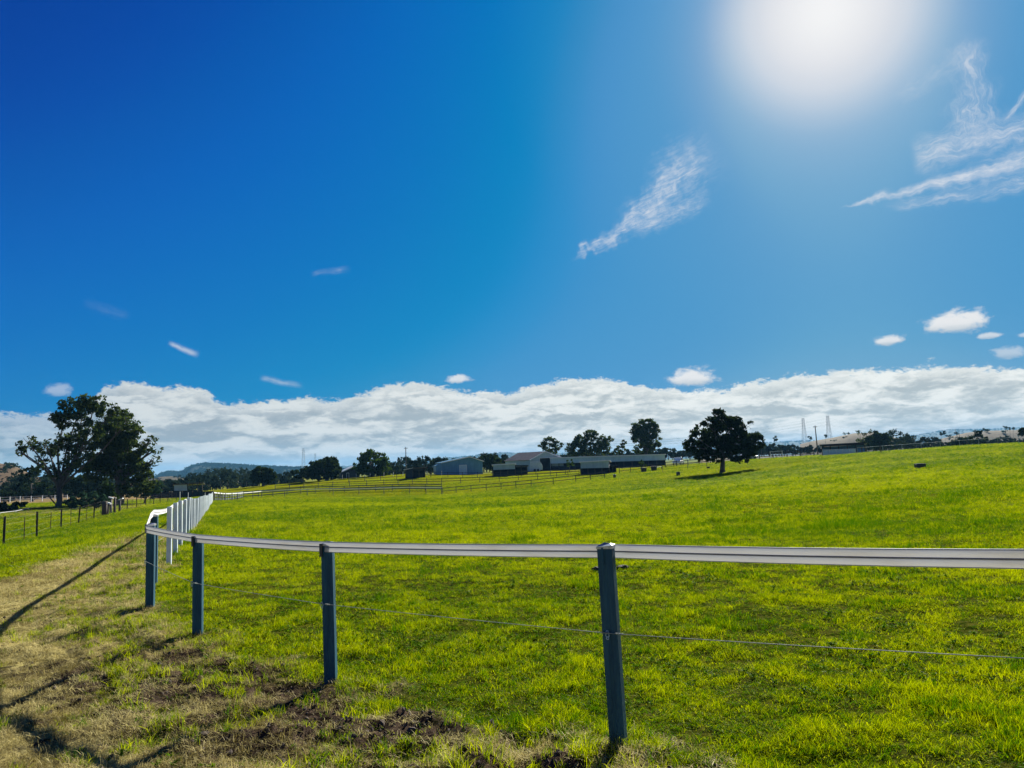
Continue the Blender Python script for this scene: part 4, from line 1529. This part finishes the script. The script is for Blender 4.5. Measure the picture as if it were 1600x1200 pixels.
def flat_shed(name, label, cat, px0, px1, top0, top1, mid0, mid1, bot0, bot1, d0, d1, depth, upper, lower, roofm, bays=5, fascia=TRIM, back=True):
    """skillion shed: cladding band above, shaded open bays below"""
    a = P(px0, bot0, d0)
    b = P(px1, bot1, d1)
    r = thing(name, label, cat, (a + b) / 2)
    h0 = (bot0 - top0) * d0 / F
    h1 = (bot1 - top1) * d1 / F
    m0 = (bot0 - mid0) * d0 / F
    m1 = (bot1 - mid1) * d1 / F
    up = Vector((0, 0, 1))
    u = Vector((b.x - a.x, b.y - a.y, 0))
    nb = Vector((-u.y, u.x, 0)).normalized()
    if nb.y < 0:
        nb = -nb
    off = nb * depth
    m_ = MB()
    m_.hexa([a + up * m0, b + up * m1, b + up * h1, a + up * h0], [q + nb * .12 for q in (a + up * m0, b + up * m1, b + up * h1, a + up * h0)])
    part('front_wall', m_, upper, r)
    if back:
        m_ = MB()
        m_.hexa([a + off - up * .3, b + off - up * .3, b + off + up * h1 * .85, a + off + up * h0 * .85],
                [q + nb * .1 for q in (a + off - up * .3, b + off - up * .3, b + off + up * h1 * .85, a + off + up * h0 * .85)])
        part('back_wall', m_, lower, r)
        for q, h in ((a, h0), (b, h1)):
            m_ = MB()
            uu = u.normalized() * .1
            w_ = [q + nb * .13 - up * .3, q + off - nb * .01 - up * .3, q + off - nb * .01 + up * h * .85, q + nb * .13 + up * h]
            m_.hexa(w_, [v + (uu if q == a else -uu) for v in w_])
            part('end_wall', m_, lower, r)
    m_ = MB()
    e = u.normalized() * .3
    q = [a - e - nb * .4 + up * (h0 + .03), b + e - nb * .4 + up * (h1 + .03), b + e + off + nb * .3 + up * (h1 * .85 + .03), a - e + off + nb * .3 + up * (h0 * .85 + .03)]
    m_.hexa(q, [v + up * .1 for v in q])
    part('roof', m_, roofm, r)
    m_ = MB()
    q = [a - e - nb * .47 + up * (h0 - .06), b + e - nb * .47 + up * (h1 - .06), b + e - nb * .47 + up * (h1 + .16), a - e - nb * .47 + up * (h0 + .16)]
    m_.hexa(q, [v + nb * .06 for v in q])
    part('fascia', m_, fascia, r)
    for k in range(bays + 1):
        t = k / bays
        c = a.lerp(b, t)
        hh = m0 + (m1 - m0) * t
        m_ = MB()
        m_.box((c.x + nb.x * .05, c.y + nb.y * .05, c.z + hh / 2 - .2), (.14, .1, hh + .4))
        part('post', m_, TIMBER, r)
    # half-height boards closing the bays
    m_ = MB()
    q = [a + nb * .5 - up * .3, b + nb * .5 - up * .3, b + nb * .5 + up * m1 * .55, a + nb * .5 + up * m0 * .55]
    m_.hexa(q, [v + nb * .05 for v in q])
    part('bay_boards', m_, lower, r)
    return r


def build_buildings():
    # blue shed with lean-to
    B = P(691, 743, 180)
    C = P(754.5, 737, 184)
    A = B + Vector((-3, 16, 0))
    B2 = Vector(B)
    C2 = Vector(C)
    r = gable_barn('long blue-grey metal shed with a small lean-to on its left end', A, B2, C2, 3.2, 4.35, BLUED, BLUED, 'metal_shed', .68,
                   doors=((.42, .60, 0.1, 2.4, BLUEW, 'door'),))
    a = P(681.5, 741, 182)
    b = P(690.6, 742.5, 180.5)
    m_ = MB()
    h0, h1 = 2.1, 2.9
    up = Vector((0, 0, 1))
    m_.prism([a, b, b + up * h1, a + up * h0], Vector((-1.5, 8, 0)))
    part('lean_to', m_, BLUED, r)
    # gabled barn
    B = P(829, 736, 190)
    C = P(881, 735, 192)
    A = P(790, 735, 203)
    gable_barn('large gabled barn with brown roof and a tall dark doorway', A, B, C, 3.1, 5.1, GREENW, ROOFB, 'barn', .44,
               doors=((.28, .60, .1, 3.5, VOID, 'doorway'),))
    # house with pale roof behind the wide trees
    B = P(533, 748, 215)
    C = P(562, 747, 216)
    A = B + Vector((-3, 9, 0))
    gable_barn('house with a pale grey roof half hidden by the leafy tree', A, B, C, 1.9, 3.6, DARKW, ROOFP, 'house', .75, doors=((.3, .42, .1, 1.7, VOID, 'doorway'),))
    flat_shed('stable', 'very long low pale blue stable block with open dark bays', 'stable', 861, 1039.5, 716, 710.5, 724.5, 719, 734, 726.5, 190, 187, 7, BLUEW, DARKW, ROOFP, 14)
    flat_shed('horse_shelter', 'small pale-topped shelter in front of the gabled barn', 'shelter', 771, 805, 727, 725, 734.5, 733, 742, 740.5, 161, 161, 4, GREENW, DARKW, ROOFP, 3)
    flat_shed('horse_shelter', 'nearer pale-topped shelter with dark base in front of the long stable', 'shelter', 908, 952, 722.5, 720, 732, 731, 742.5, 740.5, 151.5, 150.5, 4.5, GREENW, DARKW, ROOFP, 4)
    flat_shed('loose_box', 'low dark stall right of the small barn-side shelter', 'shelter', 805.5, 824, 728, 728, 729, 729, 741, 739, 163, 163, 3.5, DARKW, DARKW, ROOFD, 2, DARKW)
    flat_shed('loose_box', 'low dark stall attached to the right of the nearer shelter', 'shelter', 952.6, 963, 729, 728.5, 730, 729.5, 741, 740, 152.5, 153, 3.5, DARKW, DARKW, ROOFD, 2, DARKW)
    flat_shed('tack_shed', 'tiny dark shed with a pale hatch left of the blue metal shed', 'shed', 645.5, 664.5, 732, 731, 736, 735, 746, 744, 158, 160, 3, DARKW, DARKW, ROOFP, 2, TIMBER)
    r = flat_shed('open_shelter', 'open dark-roofed shelter behind a pale blue low wall on the rise', 'shelter', 1285, 1352, 696, 692.5, 698, 695, 711.5, 708, 138, 134.8, 4, DARKW, BLUED, ROOFD, 5, DARKW)
    a = P(1286, 712, 130)
    b = P(1338, 710, 131)
    fr = thing('panel_yard', 'pale blue solid yard panels below the open dark-roofed shelter', 'yard', (a + b) / 2)
    n = 5
    for k in range(n):
        p0, p1 = a.lerp(b, k / n), a.lerp(b, (k + 1) / n)
        q0, q1 = p0.lerp(p1, .03), p0.lerp(p1, .97)
        m_ = MB()
        m_.hexa([q0 - up * .2, q1 - up * .2, q1 + up * .92, q0 + up * .92], [v + Vector((0, .04, 0)) for v in (q0 - up * .2, q1 - up * .2, q1 + up * .92, q0 + up * .92)])
        part('panel', m_, BLUEW, fr)
        m_ = MB()
        m_.tube([p0 - up * .3, p0 + up * 1.05], .04, 6)
        part('post', m_, TRIM, fr)
    m_ = MB()
    m_.tube([a + up * 1.0, b + up * 1.0], .04, 6)
    part('top_rail', m_, TRIM, fr)
    # screened yard and little shelter in the valley on the left
    a = P(236, 779.5, 150)
    b = P(333, 777, 152)
    fr = thing('screened_yard', 'dark screened yard fence beyond the end of the white posts', 'fence', (a + b) / 2)
    n = 6
    for k in range(n):
        q0, q1 = a.lerp(b, (k + .01) / n), a.lerp(b, (k + .99) / n)
        m_ = MB()
        m_.hexa([q0 + up * .1, q1 + up * .1, q1 + up * 1.25, q0 + up * 1.25], [v + Vector((0, .05, 0)) for v in (q0 + up * .1, q1 + up * .1, q1 + up * 1.25, q0 + up * 1.25)])
        part('screen_panel', m_, DARKW, fr)
    for k in range(n + 1):
        q0 = a.lerp(b, k / n)
        m_ = MB()
        m_.box(q0 + up * .55 + Vector((0, -.08, 0)), (.12, .12, 1.7))
        part('post', m_, TIMBER, fr)
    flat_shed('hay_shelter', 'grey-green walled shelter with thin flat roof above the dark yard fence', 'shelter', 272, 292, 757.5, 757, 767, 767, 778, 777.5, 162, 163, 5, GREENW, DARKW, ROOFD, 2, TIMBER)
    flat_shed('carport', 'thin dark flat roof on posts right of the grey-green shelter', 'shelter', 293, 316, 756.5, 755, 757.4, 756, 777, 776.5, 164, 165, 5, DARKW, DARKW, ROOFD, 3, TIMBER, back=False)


build_buildings()


# ------------------------------------------------------------------ other fences
RAILD = plain('dark_rail_timber', (.045, .05, .055), (.025, .028, .032), .8, 6)
RAILG = plain('green_grey_rail', (.30, .36, .34), (.2, .25, .24), .7, 4)
RAILT = plain('dark_teal_rail', (.035, .07, .085), (.02, .045, .055), .7, 4)
STEEL = plain('rusty_star_picket', (.035, .030, .028), (.018, .016, .015), .7, 20)
RUST = plain('rust_dropper', (.14, .075, .05), (.08, .045, .03), .8, 20)


def rail_run(name, label, cat, pts, spacing, h, mats, rails=(.55, .98), pw=.11, rw=.10, group=None):
    """pts: (px, foot py, distance). posts and each rail run are parts"""
    W = [P(*p) for p in pts]
    W = [Vector((p.x, p.y, g1(p.x, p.y))) for p in W]
    r = thing(name, label, cat, W[0], group)
    pos = []
    for a, b in zip(W[:-1], W[1:]):
        L = (b - a).length
        n = max(1, round(L / spacing))
        for k in range(n):
            q = a.lerp(b, k / n)
            pos.append(Vector((q.x, q.y, g1(q.x, q.y))))
    pos.append(W[-1])
    me = None
    for q in pos:
        if me is None:
            mb = MB().box((0, 0, h / 2 - .15), (pw, pw, h + .3))
            me = mb.mesh('post')
            me.materials.append(mats[0])
        o = link('post', me, None, r)
        o.location = q - r.location
        o.rotation_euler = (random.gauss(0, .015), random.gauss(0, .015), 0)
    for hh in rails:
        mb = MB()
        for a, b in zip(pos[:-1], pos[1:]):
            a_ = a + Vector((0, -pw / 2 - .03, hh))
            b_ = b + Vector((0, -pw / 2 - .03, hh))
            up = Vector((0, 0, rw / 2))
            q = [a_ - up, b_ - up, b_ + up, a_ + up]
            mb.hexa(q, [v + Vector((0, .04, 0)) for v in q])
        part('rail', mb, mats[1], r)
    return r


rail_run('track_fence', 'white-topped rail fence crossing behind the field left of centre', 'fence',
         [(334, 782, 87), (352, 779, 105), (380, 778, 120), (409, 777, 129), (480, 776, 130), (561, 774, 130), (640, 773.5, 127), (692, 773, 124)], 4.4, 1.15, (RAILD, TRIM), (1.05,), .09, .12)
rail_run('paddock_fence', 'dark rail fence just behind the white-topped one', 'fence',
         [(336, 780, 96), (380, 776, 128), (470, 774, 136), (561, 773, 136), (640, 771, 134), (690, 770, 131)], 2.9, 1.2, (RAILD, RAILT), (.32, .72, 1.10), .1, .15)
rail_run('paddock_fence', 'lowest dark two-rail fence climbing from centre to the nearer shelter', 'fence',
         [(690, 772, 124), (760, 767, 120), (830, 760, 117), (900, 754, 114), (945, 749, 116)], 3.0, 1.1, (RAILD, RAILD), (.5, 1.0), .10, .09)
rail_run('paddock_fence', 'second dark fence up the slope below the barns', 'fence',
         [(430, 768, 148), (520, 766, 148), (600, 763, 146), (690, 759, 143), (780, 753, 142), (870, 747, 142), (905, 744, 144)], 3.2, 1.15, (RAILD, RAILD), (.55, 1.0), .10, .09)
rail_run('paddock_fence', 'third fence from the bottom, passing under the blue metal shed', 'fence',
         [(545, 760, 160), (620, 754, 160), (700, 749, 160), (770, 745.5, 156), (860, 742, 156), (907, 740, 158)], 3.2, 1.15, (RAILD, RAILD), (.55, 1.0), .10, .09)
rail_run('paddock_fence', 'topmost fence line running below the leafy tree to the blue shed', 'fence',
         [(535, 751, 182), (600, 747, 182), (645, 745.5, 176), (690, 746, 172)], 3.4, 1.1, (TRIM, RAILD), (1.0,), .08, .07)
rail_run('paddock_fence', 'short dark yard rails beside the two small tubs', 'fence',
         [(968, 741, 140), (1003, 738, 140), (1034, 736, 140)], 2.6, 1.2, (RAILD, RAILD), (.5, 1.05), .10, .08)
rail_run('paddock_fence', 'dark post-and-rail fence passing behind the big field tree', 'fence',
         [(1040, 730, 150), (1075, 727.5, 148), (1110, 725, 146), (1150, 721, 144), (1187, 718, 142), (1230, 716, 140), (1272, 713, 140)], 2.8, 1.15, (RAILD, RAILD), (.45, 1.0), .12, .11)
rail_run('yard_rail', 'thin low rail stretching across the grass below the field tree fence', 'fence',
         [(1036, 739, 118), (1075, 736, 118), (1105, 733, 120)], 3.0, .9, (RAILD, RAILD), (.85,), .06, .05)
rail_run('crest_fence', 'thin pale fence along the crest of the field at the right', 'fence',
         [(1340, 710, 112), (1380, 708, 112), (1440, 705, 112), (1500, 701.5, 112), (1560, 698, 112), (1625, 694, 112)], 3.4, .95, (RAILG, TRIM), (.9,), .05, .04)
rail_run('far_white_fence', 'small white post fence beyond the gums at the left edge', 'fence',
         [(-25, 786, 150), (0, 785, 150), (31, 784, 150), (66, 783, 150), (105, 782, 152)], 2.1, 1.15, (TRIM, TRIM), (.6, 1.05), .09, .05)
rail_run('low_white_rail', 'pale curving rail dipping past the added creek bush at the left edge', 'fence',
         [(-25, 803, 84), (0, 800, 86), (25, 796, 90), (46, 791, 97)], 4.0, .25, (TRIM, TRIM), (.22,), .03, .04)
rail_run('yard_gate', 'pale tubular gate standing in the fence right of the field tree', 'gate',
         [(1204, 716, 134), (1223, 715, 134)], 2.4, 1.35, (TRIM, TRIM), (.3, .8, 1.3), .07, .05)


def build_wire_fence():
    posts = [(5, 854, 34, 1), (37.5, 840, 37, 0), (57, 840, 39.5, 1), (78, 832, 46, 0), (95, 826, 51, 1), (110.5, 822, 53.5, 0), (122, 820, 55, 1), (134.5, 814, 58, 0),
             (146, 811.5, 61, 1), (157, 807, 68, 0), (198.5, 798, 90, 1), (206, 796, 92, 0), (213.5, 795, 94, 1), (220, 793, 97, 0), (227.5, 791, 100, 1), (234, 790, 103, 0), (240, 789, 106, 1),
             (250, 787, 112, 1), (262, 785, 120, 1), (275, 783, 126, 1)]
    W = [G(a, b, c) for a, b, c, k in posts]
    r = thing('wire_fence', 'old post-and-wire fence of dark steel pickets along the left paddock', 'fence', W[0])
    for (a, b, c, k), q in zip(posts, W):
        mb = MB()
        h = 1.32 if k else 1.15
        w = .055 if k else .022
        tilt = Vector((random.gauss(.02, .02), 0, 1))
        t = .012 if k else .006
        for ang in (0, 2.1, 4.2):       # three-finned star section
            dv = Vector((math.cos(ang + .5), math.sin(ang + .5), 0)) * w
            sd_ = Vector((-dv.y, dv.x, 0)).normalized() * t
            m = [q - sd_, q + dv - sd_, q + dv + sd_, q + sd_]
            m = [v - Vector((0, 0, .2)) for v in m]
            mb.hexa(m, [v + tilt * (h + .2) for v in m])
        part('picket', mb, STEEL if k else RUST, r)
    for hh in (.25, .6, .95, 1.2):
        mb = MB()
        mb.tube([q + Vector((0, 0, hh)) for q in W], .0022, 4)
        part('wire', mb, plain('dull_wire', (.16, .16, .15), (.10, .10, .09), .7, 20), r)


build_wire_fence()


def build_small_things():
    # strainer posts in the wire fence
    q = G(163, 808, 66)
    r = thing('strainer_post', 'thick dark timber strainer post with a pale scrap on top, in the wire fence', 'post', q)
    mb = MB().tube([q - Vector((0, 0, .3)), q + Vector((0, 0, .6)), q + Vector((.03, 0, 1.25))], [.24, .22, .20], 9)
    part('trunk', mb, TIMBER, r, smooth=True)
    mb = MB().box(q + Vector((.42, 0, 1.05)), (.30, .18, .12), rot=Matrix.Rotation(.35, 3, 'Y'))
    part('white_scrap', mb, TRIM, r)
    mb = MB().tube([q + Vector((.32, -.05, -.2)), q + Vector((.38, -.05, 1.0))], .08, 7)
    part('stay_post', mb, TIMBER, r)
    for i, (px, py, d, hh, lab) in enumerate([(173, 804, 69, 1.45, 'bleached timber gatepost nearest the thick strainer'), (179, 802, 70, 1.4, 'dark timber gatepost beside the bleached one'),
                                              (187, 798, 76, 1.2, 'dark post with a white cap flap below the dense gum')]):
        q = G(px, py, d)
        r = thing('gate_post', lab, 'post', q)
        mb = MB().tube([q - Vector((0, 0, .3)), q + Vector((0, 0, hh))], [.12, .10], 8)
        part('shaft', mb, BARKP if i == 0 else TIMBER, r, smooth=True)
        mb = MB().box(q + Vector((.12 if i == 2 else 0, 0, hh + .03)), (.42 if i != 1 else .25, .2, .1), rot=Matrix.Rotation(-.3 if i == 2 else .25, 3, 'Y'))
        part('cap', mb, TRIM if i != 1 else BARKP, r)
    # thin white poles
    for px, py, top, d, lab in ((281, 785, 768, 95, 'tallest thin white pole left of the white post row'), (294, 783, 767.5, 100, 'middle thin white pole left of the white post row'),
                                (320.5, 779, 767, 118, 'short thin white pole near the end of the white post row')):
        q = G(px, py, d)
        h = (py - top) * d / F
        r = thing('marker_pole', lab, 'pole', q, 'white marker poles')
        part('shaft', MB().tube([q - Vector((0, 0, .3)), q + Vector((0, 0, h))], .045, 8), TRIM, r)
        part('cap', MB().tube([q + Vector((0, 0, h)), q + Vector((0, 0, h + .03))], [.05, .035], 8), TRIM, r)
    for px, py, d, lab in ((1347.5, 709, 118, 'left short dark post beside the open shelter'), (1355, 709.5, 118, 'right short dark post beside the open shelter'), (1377, 708.5, 104, 'lone leaning dark post on the crest of the field')):
        q = G(px, py, d)
        r = thing('short_post', lab, 'post', q, 'short dark posts on the rise')
        part('shaft', MB().tube([q - Vector((0, 0, .3)), q + Vector((-.06, 0, .95))], .07, 7), TIMBER, r)
        part('cap', MB().tube([q + Vector((-.06, 0, .95)), q + Vector((-.06, 0, .98))], .075, 7), TIMBER, r)
    # water trough out in the field
    q = G(1438, 731, 50)
    r = thing('water_trough', 'small dark rectangular trough alone in the right of the field', 'trough', q)
    RB = plain('dark_plastic', (.02, .035, .035), (.012, .02, .02), .5, 4)
    mb = MB()
    for c, s_ in (((0, -.14, .13), (.62, .03, .36)), ((0, .14, .13), (.62, .03, .36)), ((-.295, 0, .13), (.03, .25, .27)), ((.295, 0, .13), (.03, .25, .27)), ((0, 0, .02), (.56, .25, .03))):
        mb.box(q + Vector(c), s_)
    part('basin', mb, RB, r)
    mb = MB().box(q + Vector((0, 0, .2)), (.555, .245, .01))
    part('water', mb, plain('still_water', (.02, .03, .04), (.015, .02, .03), .08, 3), r)
    # tubs, drums
    for px, py, d, w, h, lab, nm in ((960.5, 747.5, 112, .45, .50, 'little white-rimmed drum on the grass left of the tubs', 'drum'), (1060, 745.5, 98, .5, .48, 'dark drum at the left tip of the tree shade', 'drum'),
                                     (1107, 733.5, 112, .5, .22, 'low dark tub on bare ground left of the field tree trunk', 'tub'),
                                     (1181, 737, 112, .3, .3, 'small bucket', 'bucket')):
        if nm == 'bucket':
            continue
        q = G(px, py, d)
        r = thing(nm, lab, nm, q)
        pr = [(w / 2 * .92, 0), (w / 2, h * .3), (w / 2, h * .7), (w / 2 * .94, h)]
        mb = MB().tube([q + Vector((0, 0, z)) for _, z in pr], [a for a, _ in pr], 14)
        part('body', mb, RB, r, smooth=True)
        mb = MB()
        ring = [q + Vector((math.cos(a) * w / 2 * .95, math.sin(a) * w / 2 * .95, h)) for a in np.linspace(0, 2 * math.pi, 15)]
        mb.tube(ring, .03, 5, cap=False)
        part('rim', mb, TRIM if nm == 'drum' and px < 1000 else RB, r)
    for px, py, d, w, lab in ((1006, 739.5, 132, .95, 'left dark feed bin on the slope right of the nearer shelter'), (1022, 738.5, 134, 1.0, 'right dark feed bin with a pale sheet lying on it')):
        q = G(px, py, d)
        r = thing('feed_bin', lab, 'bin', q)
        mb = MB()
        a = [q + Vector((x * w * .42, y * w * .35, -.05)) for x, y in ((-1, -1), (1, -1), (1, 1), (-1, 1))]
        b = [q + Vector((x * w * .5, y * w * .42, .72)) for x, y in ((-1, -1), (1, -1), (1, 1), (-1, 1))]
        mb.hexa(a, b)
        part('body', mb, RB, r)
        mb = MB().box(q + Vector((.0, 0, .76)), (w * 1.08, w * .92, .06))
        part('lid', mb, RB, r)
        if px > 1010:
            mb = MB().box(q + Vector((.75, 0, .62)), (1.3, .8, .05), rot=Matrix.Rotation(-.12, 3, 'Y'))
            part('sheet', mb, ROOFP, r)
    # dark clods / dung in the near field
    dung = plain('dark_dung', (.035, .028, .02), (.015, .012, .01), .9, 30, bump=.5)
    import bmesh
    for i, (px, py, d, s_, lab) in enumerate([(937, 893, 10.2, .085, 'dark dung heap in the grass just left of the nearest post'), (973, 889, 10.4, .07, 'smaller dark dung lump just right of the nearest post')]):
        p = G(px, py, d)
        # slide along the view ray to the ground
        for _ in range(30):
            w_ = P(px, py, d)
            dz = w_.z - g1(w_.x, w_.y)
            d += dz * 3
            d = max(3.5, min(20, d))
        w_ = P(px, py, d)
        q = Vector((w_.x, w_.y, g1(w_.x, w_.y)))
        bm = bmesh.new()
        bmesh.ops.create_icosphere(bm, subdivisions=3, radius=1)
        rg = np.random.default_rng(i)
        for v in bm.verts:
            f = 1 + .35 * (float(fbm(np.array([v.co.x * 1.7 + i]), np.array([v.co.y * 1.7 + v.co.z]), 1.5, 3)[0]) - .5) * 2
            v.co *= f
            v.co = Vector((v.co.x * s_ * 1.3, v.co.y * s_, v.co.z * s_ * .55 + s_ * .3))
        me = bpy.data.meshes.new('dung_heap')
        bm.to_mesh(me)
        bm.free()
        link('dung_heap', me, dung, None, q, label=lab, category='dung')
    # vehicles near the stables
    WP = plain('white_vehicle_paint', (.78, .80, .82), (.7, .72, .74), .3, 2)
    GL = plain('dark_glass', (.03, .04, .05), (.02, .03, .04), .1, 2)
    TY = plain('tyre_rubber', (.02, .02, .02), (.015, .015, .015), .9, 10)
    for px, py, d, rz, L, lab, hgt in ((1060, 724, 168, 1.15, 4.4, 'white utility parked beyond the right end of the long stable', 1.7), (1168, 717.5, 165, .15, 4.2, 'white car half hidden behind the field tree', 1.3)):
        q = P(px, py, d)
        q.z = g1(q.x, q.y)
        r = thing('parked_car', lab, 'car', q)
        M = Matrix.Rotation(rz, 3, 'Z')

        def T(v):
            return q + M @ Vector(v)
        W = 1.75
        prof = [(-L / 2, .35), (L / 2, .35), (L / 2, .85), (L * .28, .95), (-L / 2, .95)]
        mb = MB().prism([T((x, -W / 2, z)) for x, z in prof], M @ Vector((0, W, 0)))
        part('body', mb, WP, r, bevel=.05)
        cab = [(-L * .12, .95), (L * .27, .95), (L * .14, hgt), (-L * .08, hgt)] if hgt > 1.5 else [(-L * .42, .95), (L * .25, .95), (L * .1, hgt), (-L * .3, hgt)]
        mb = MB().prism([T((x, -W / 2 + .1, z)) for x, z in cab], M @ Vector((0, W - .2, 0)))
        cb = part('cabin', mb, WP, r, bevel=.04)
        for sg in (-1, 1):
            w = [(cab[0][0] + .12, 1.0), (cab[1][0] - .15, 1.0), (cab[2][0] - .05, hgt - .1), (cab[3][0] + .05, hgt - .1)]
            y = sg * (W / 2 - .09)
            mb = MB().prism([T((x, y, z)) for x, z in w], M @ Vector((0, .02 * sg, 0)))
            part('window', mb, GL, cb)
        for x in (-L * .32, L * .32):
            for sg in (-1, 1):
                mb = MB().tube([T((x, sg * (W / 2 - .2), .33)), T((x, sg * (W / 2 + .01), .33))], .33, 14)
                part('wheel', mb, TY, r)
    # horse float at the barn door
    q = P(838, 734, 184)
    q.z = g1(q.x, q.y)
    r = thing('horse_float', 'pale horse float parked against the open barn doorway', 'trailer', q)
    prof = [(-1.6, .4), (1.5, .4), (1.6, 1.2), (1.2, 2.1), (.4, 2.3), (-1.5, 2.25), (-1.65, 1.4)]
    mb = MB().prism([q + Vector((x, -.9, z)) for x, z in prof], (0, 1.8, 0))
    part('body', mb, plain('pale_float_paint', (.50, .58, .60), (.42, .50, .52), .4, 2), r, bevel=.08)
    mb = MB().prism([q + Vector((x, -.88, z)) for x, z in ((.4, 2.36), (1.25, 2.16), (1.2, 2.22), (.4, 2.44), (-1.5, 2.38), (-1.5, 2.3))], (0, 1.76, 0))
    part('roof', mb, TRIM, r)
    for x in (-.4, .4):
        part('wheel', MB().tube([q + Vector((x, -.98, .33)), q + Vector((x, -.78, .33))], .33, 14), TY, r)
    # utility poles
    for px0, py0, px1, py1, d, lab in ((634.5, 743, 634, 698.5, 200, 'bare timber power pole rising from the central treeline'), (1278, 708.5, 1273.5, 665, 190, 'tall thin pole between the two right-hand pylons')):
        a = P(px0, py0, d)
        b = P(px1, py1, d)
        r = thing('power_pole', lab, 'pole', a)
        part('shaft', MB().tube([a - Vector((0, 0, 1)), b], [.17, .10], 8), TIMBER, r)
        c = a.lerp(b, .955)
        part('crossarm', MB().box(c, (1.0, .1, .1)), TIMBER, r)
        for sx in (-.42, .42):
            part('insulator', MB().tube([c + Vector((sx, 0, .05)), c + Vector((sx, 0, .2))], .04, 6), DARKB, r)
    # lattice pylons
    PY = plain('pylon_steel', (.22, .25, .27), (.16, .19, .21), .5, .5, metal=.0)
    tops = []
    for px0, py0, px1, py1, d, lab in ((1260, 697, 1254.5, 653, 900, 'left of the two tall lattice pylons at right'), (1299, 697, 1293, 649.5, 860, 'right of the two tall lattice pylons at right'),
                                       (474.5, 735, 474, 700.5, 1500, 'taller lattice pylon above the broad dark trees'), (493, 732, 492.5, 708, 2000, 'shorter lattice pylon right of the taller one')):
        a = P(px0, py0, d)
        b = P(px1, py1, d)
        a = Vector((b.x, b.y, a.z))
        H = (b - a).length
        r = thing('pylon', lab, 'pylon', a)
        bw = H * .075

        def corner(t, k):
            w = bw * (1 - t) ** 1.0 * .9 + H * .018
            if t > .6:
                w = bw * .36 * .9 + H * .018 * (1 - (t - .6) * 1.8)
            sx, sy = ((-1, -1), (1, -1), (1, 1), (-1, 1))[k]
            return a + Vector((sx * w, sy * w, H * t))
        th = H * .0027
        lv = [0, .16, .3, .42, .52, .6, .7, .8, .9, 1.0]
        for k in range(4):
            part('leg', MB().tube([corner(t, k) for t in lv], th * 1.3, 4), PY, r)
        mb = MB()
        for i in range(len(lv) - 1):
            for k in range(4):
                mb.tube([corner(lv[i], k), corner(lv[i + 1], (k + 1) % 4)], th * .7, 3, cap=False)
                mb.tube([corner(lv[i + 1], k), corner(lv[i], (k + 1) % 4)], th * .7, 3, cap=False)
        part('bracing', mb, PY, r)
        for t, w in ((.70, .10), (.80, .12), (.90, .09)):
            c = a + Vector((0, 0, H * t))
            part('crossarm', MB().tube([c - Vector((H * w, 0, 0)), c + Vector((0, 0, H * .02)), c + Vector((H * w, 0, 0))], [th * .7, th * 1.6, th * .7], 4), PY, r)
        tops.append((a, H))
    for i, (a, H) in enumerate(tops[:2]):
        other = [Vector((a.x - 260, a.y + 500, a.z)), Vector((a.x + 420, a.y + 420, a.z))]
        r = thing('power_lines', ['sagging power lines strung from the left pylon', 'sagging power lines strung from the right pylon'][i], 'power line', a + Vector((0, 0, H * .8)))
        for t, w in ((.70, .10), (.80, .12), (.90, .09)):
            for sg in (-1, 1):
                p0 = a + Vector((sg * w * H, 0, H * t))
                for e in other:
                    p1 = e + Vector((sg * w * H, 0, H * t))
                    pts = [p0.lerp(p1, k / 12) - Vector((0, 0, 11 * 4 * (k / 12) * (1 - k / 12))) for k in range(13)]
                    part('cable', MB().tube(pts, .035, 3, cap=False), DARKB, r)


build_small_things()


# ------------------------------------------------------------------ air
def build_haze():
    m = bpy.data.materials.new('haze_air')
    m.use_nodes = True
    t = m.node_tree
    t.nodes.clear()
    out = t.nodes.new('ShaderNodeOutputMaterial')
    v = t.nodes.new('ShaderNodeVolumePrincipled')
    v.inputs['Color'].default_value = (.22, .62, 1.0, 1)
    v.inputs['Density'].default_value = 1.0e-4
    v.inputs['Anisotropy'].default_value = 0.0
    t.links.new(v.outputs[0], out.inputs['Volume'])
    mb = MB().box((0, 0, 16), (19400, 19400, 204))
    link('haze', mb.mesh('haze'), m, None, kind='stuff', label='thin blue haze filling the valley air', category='haze')


build_haze()
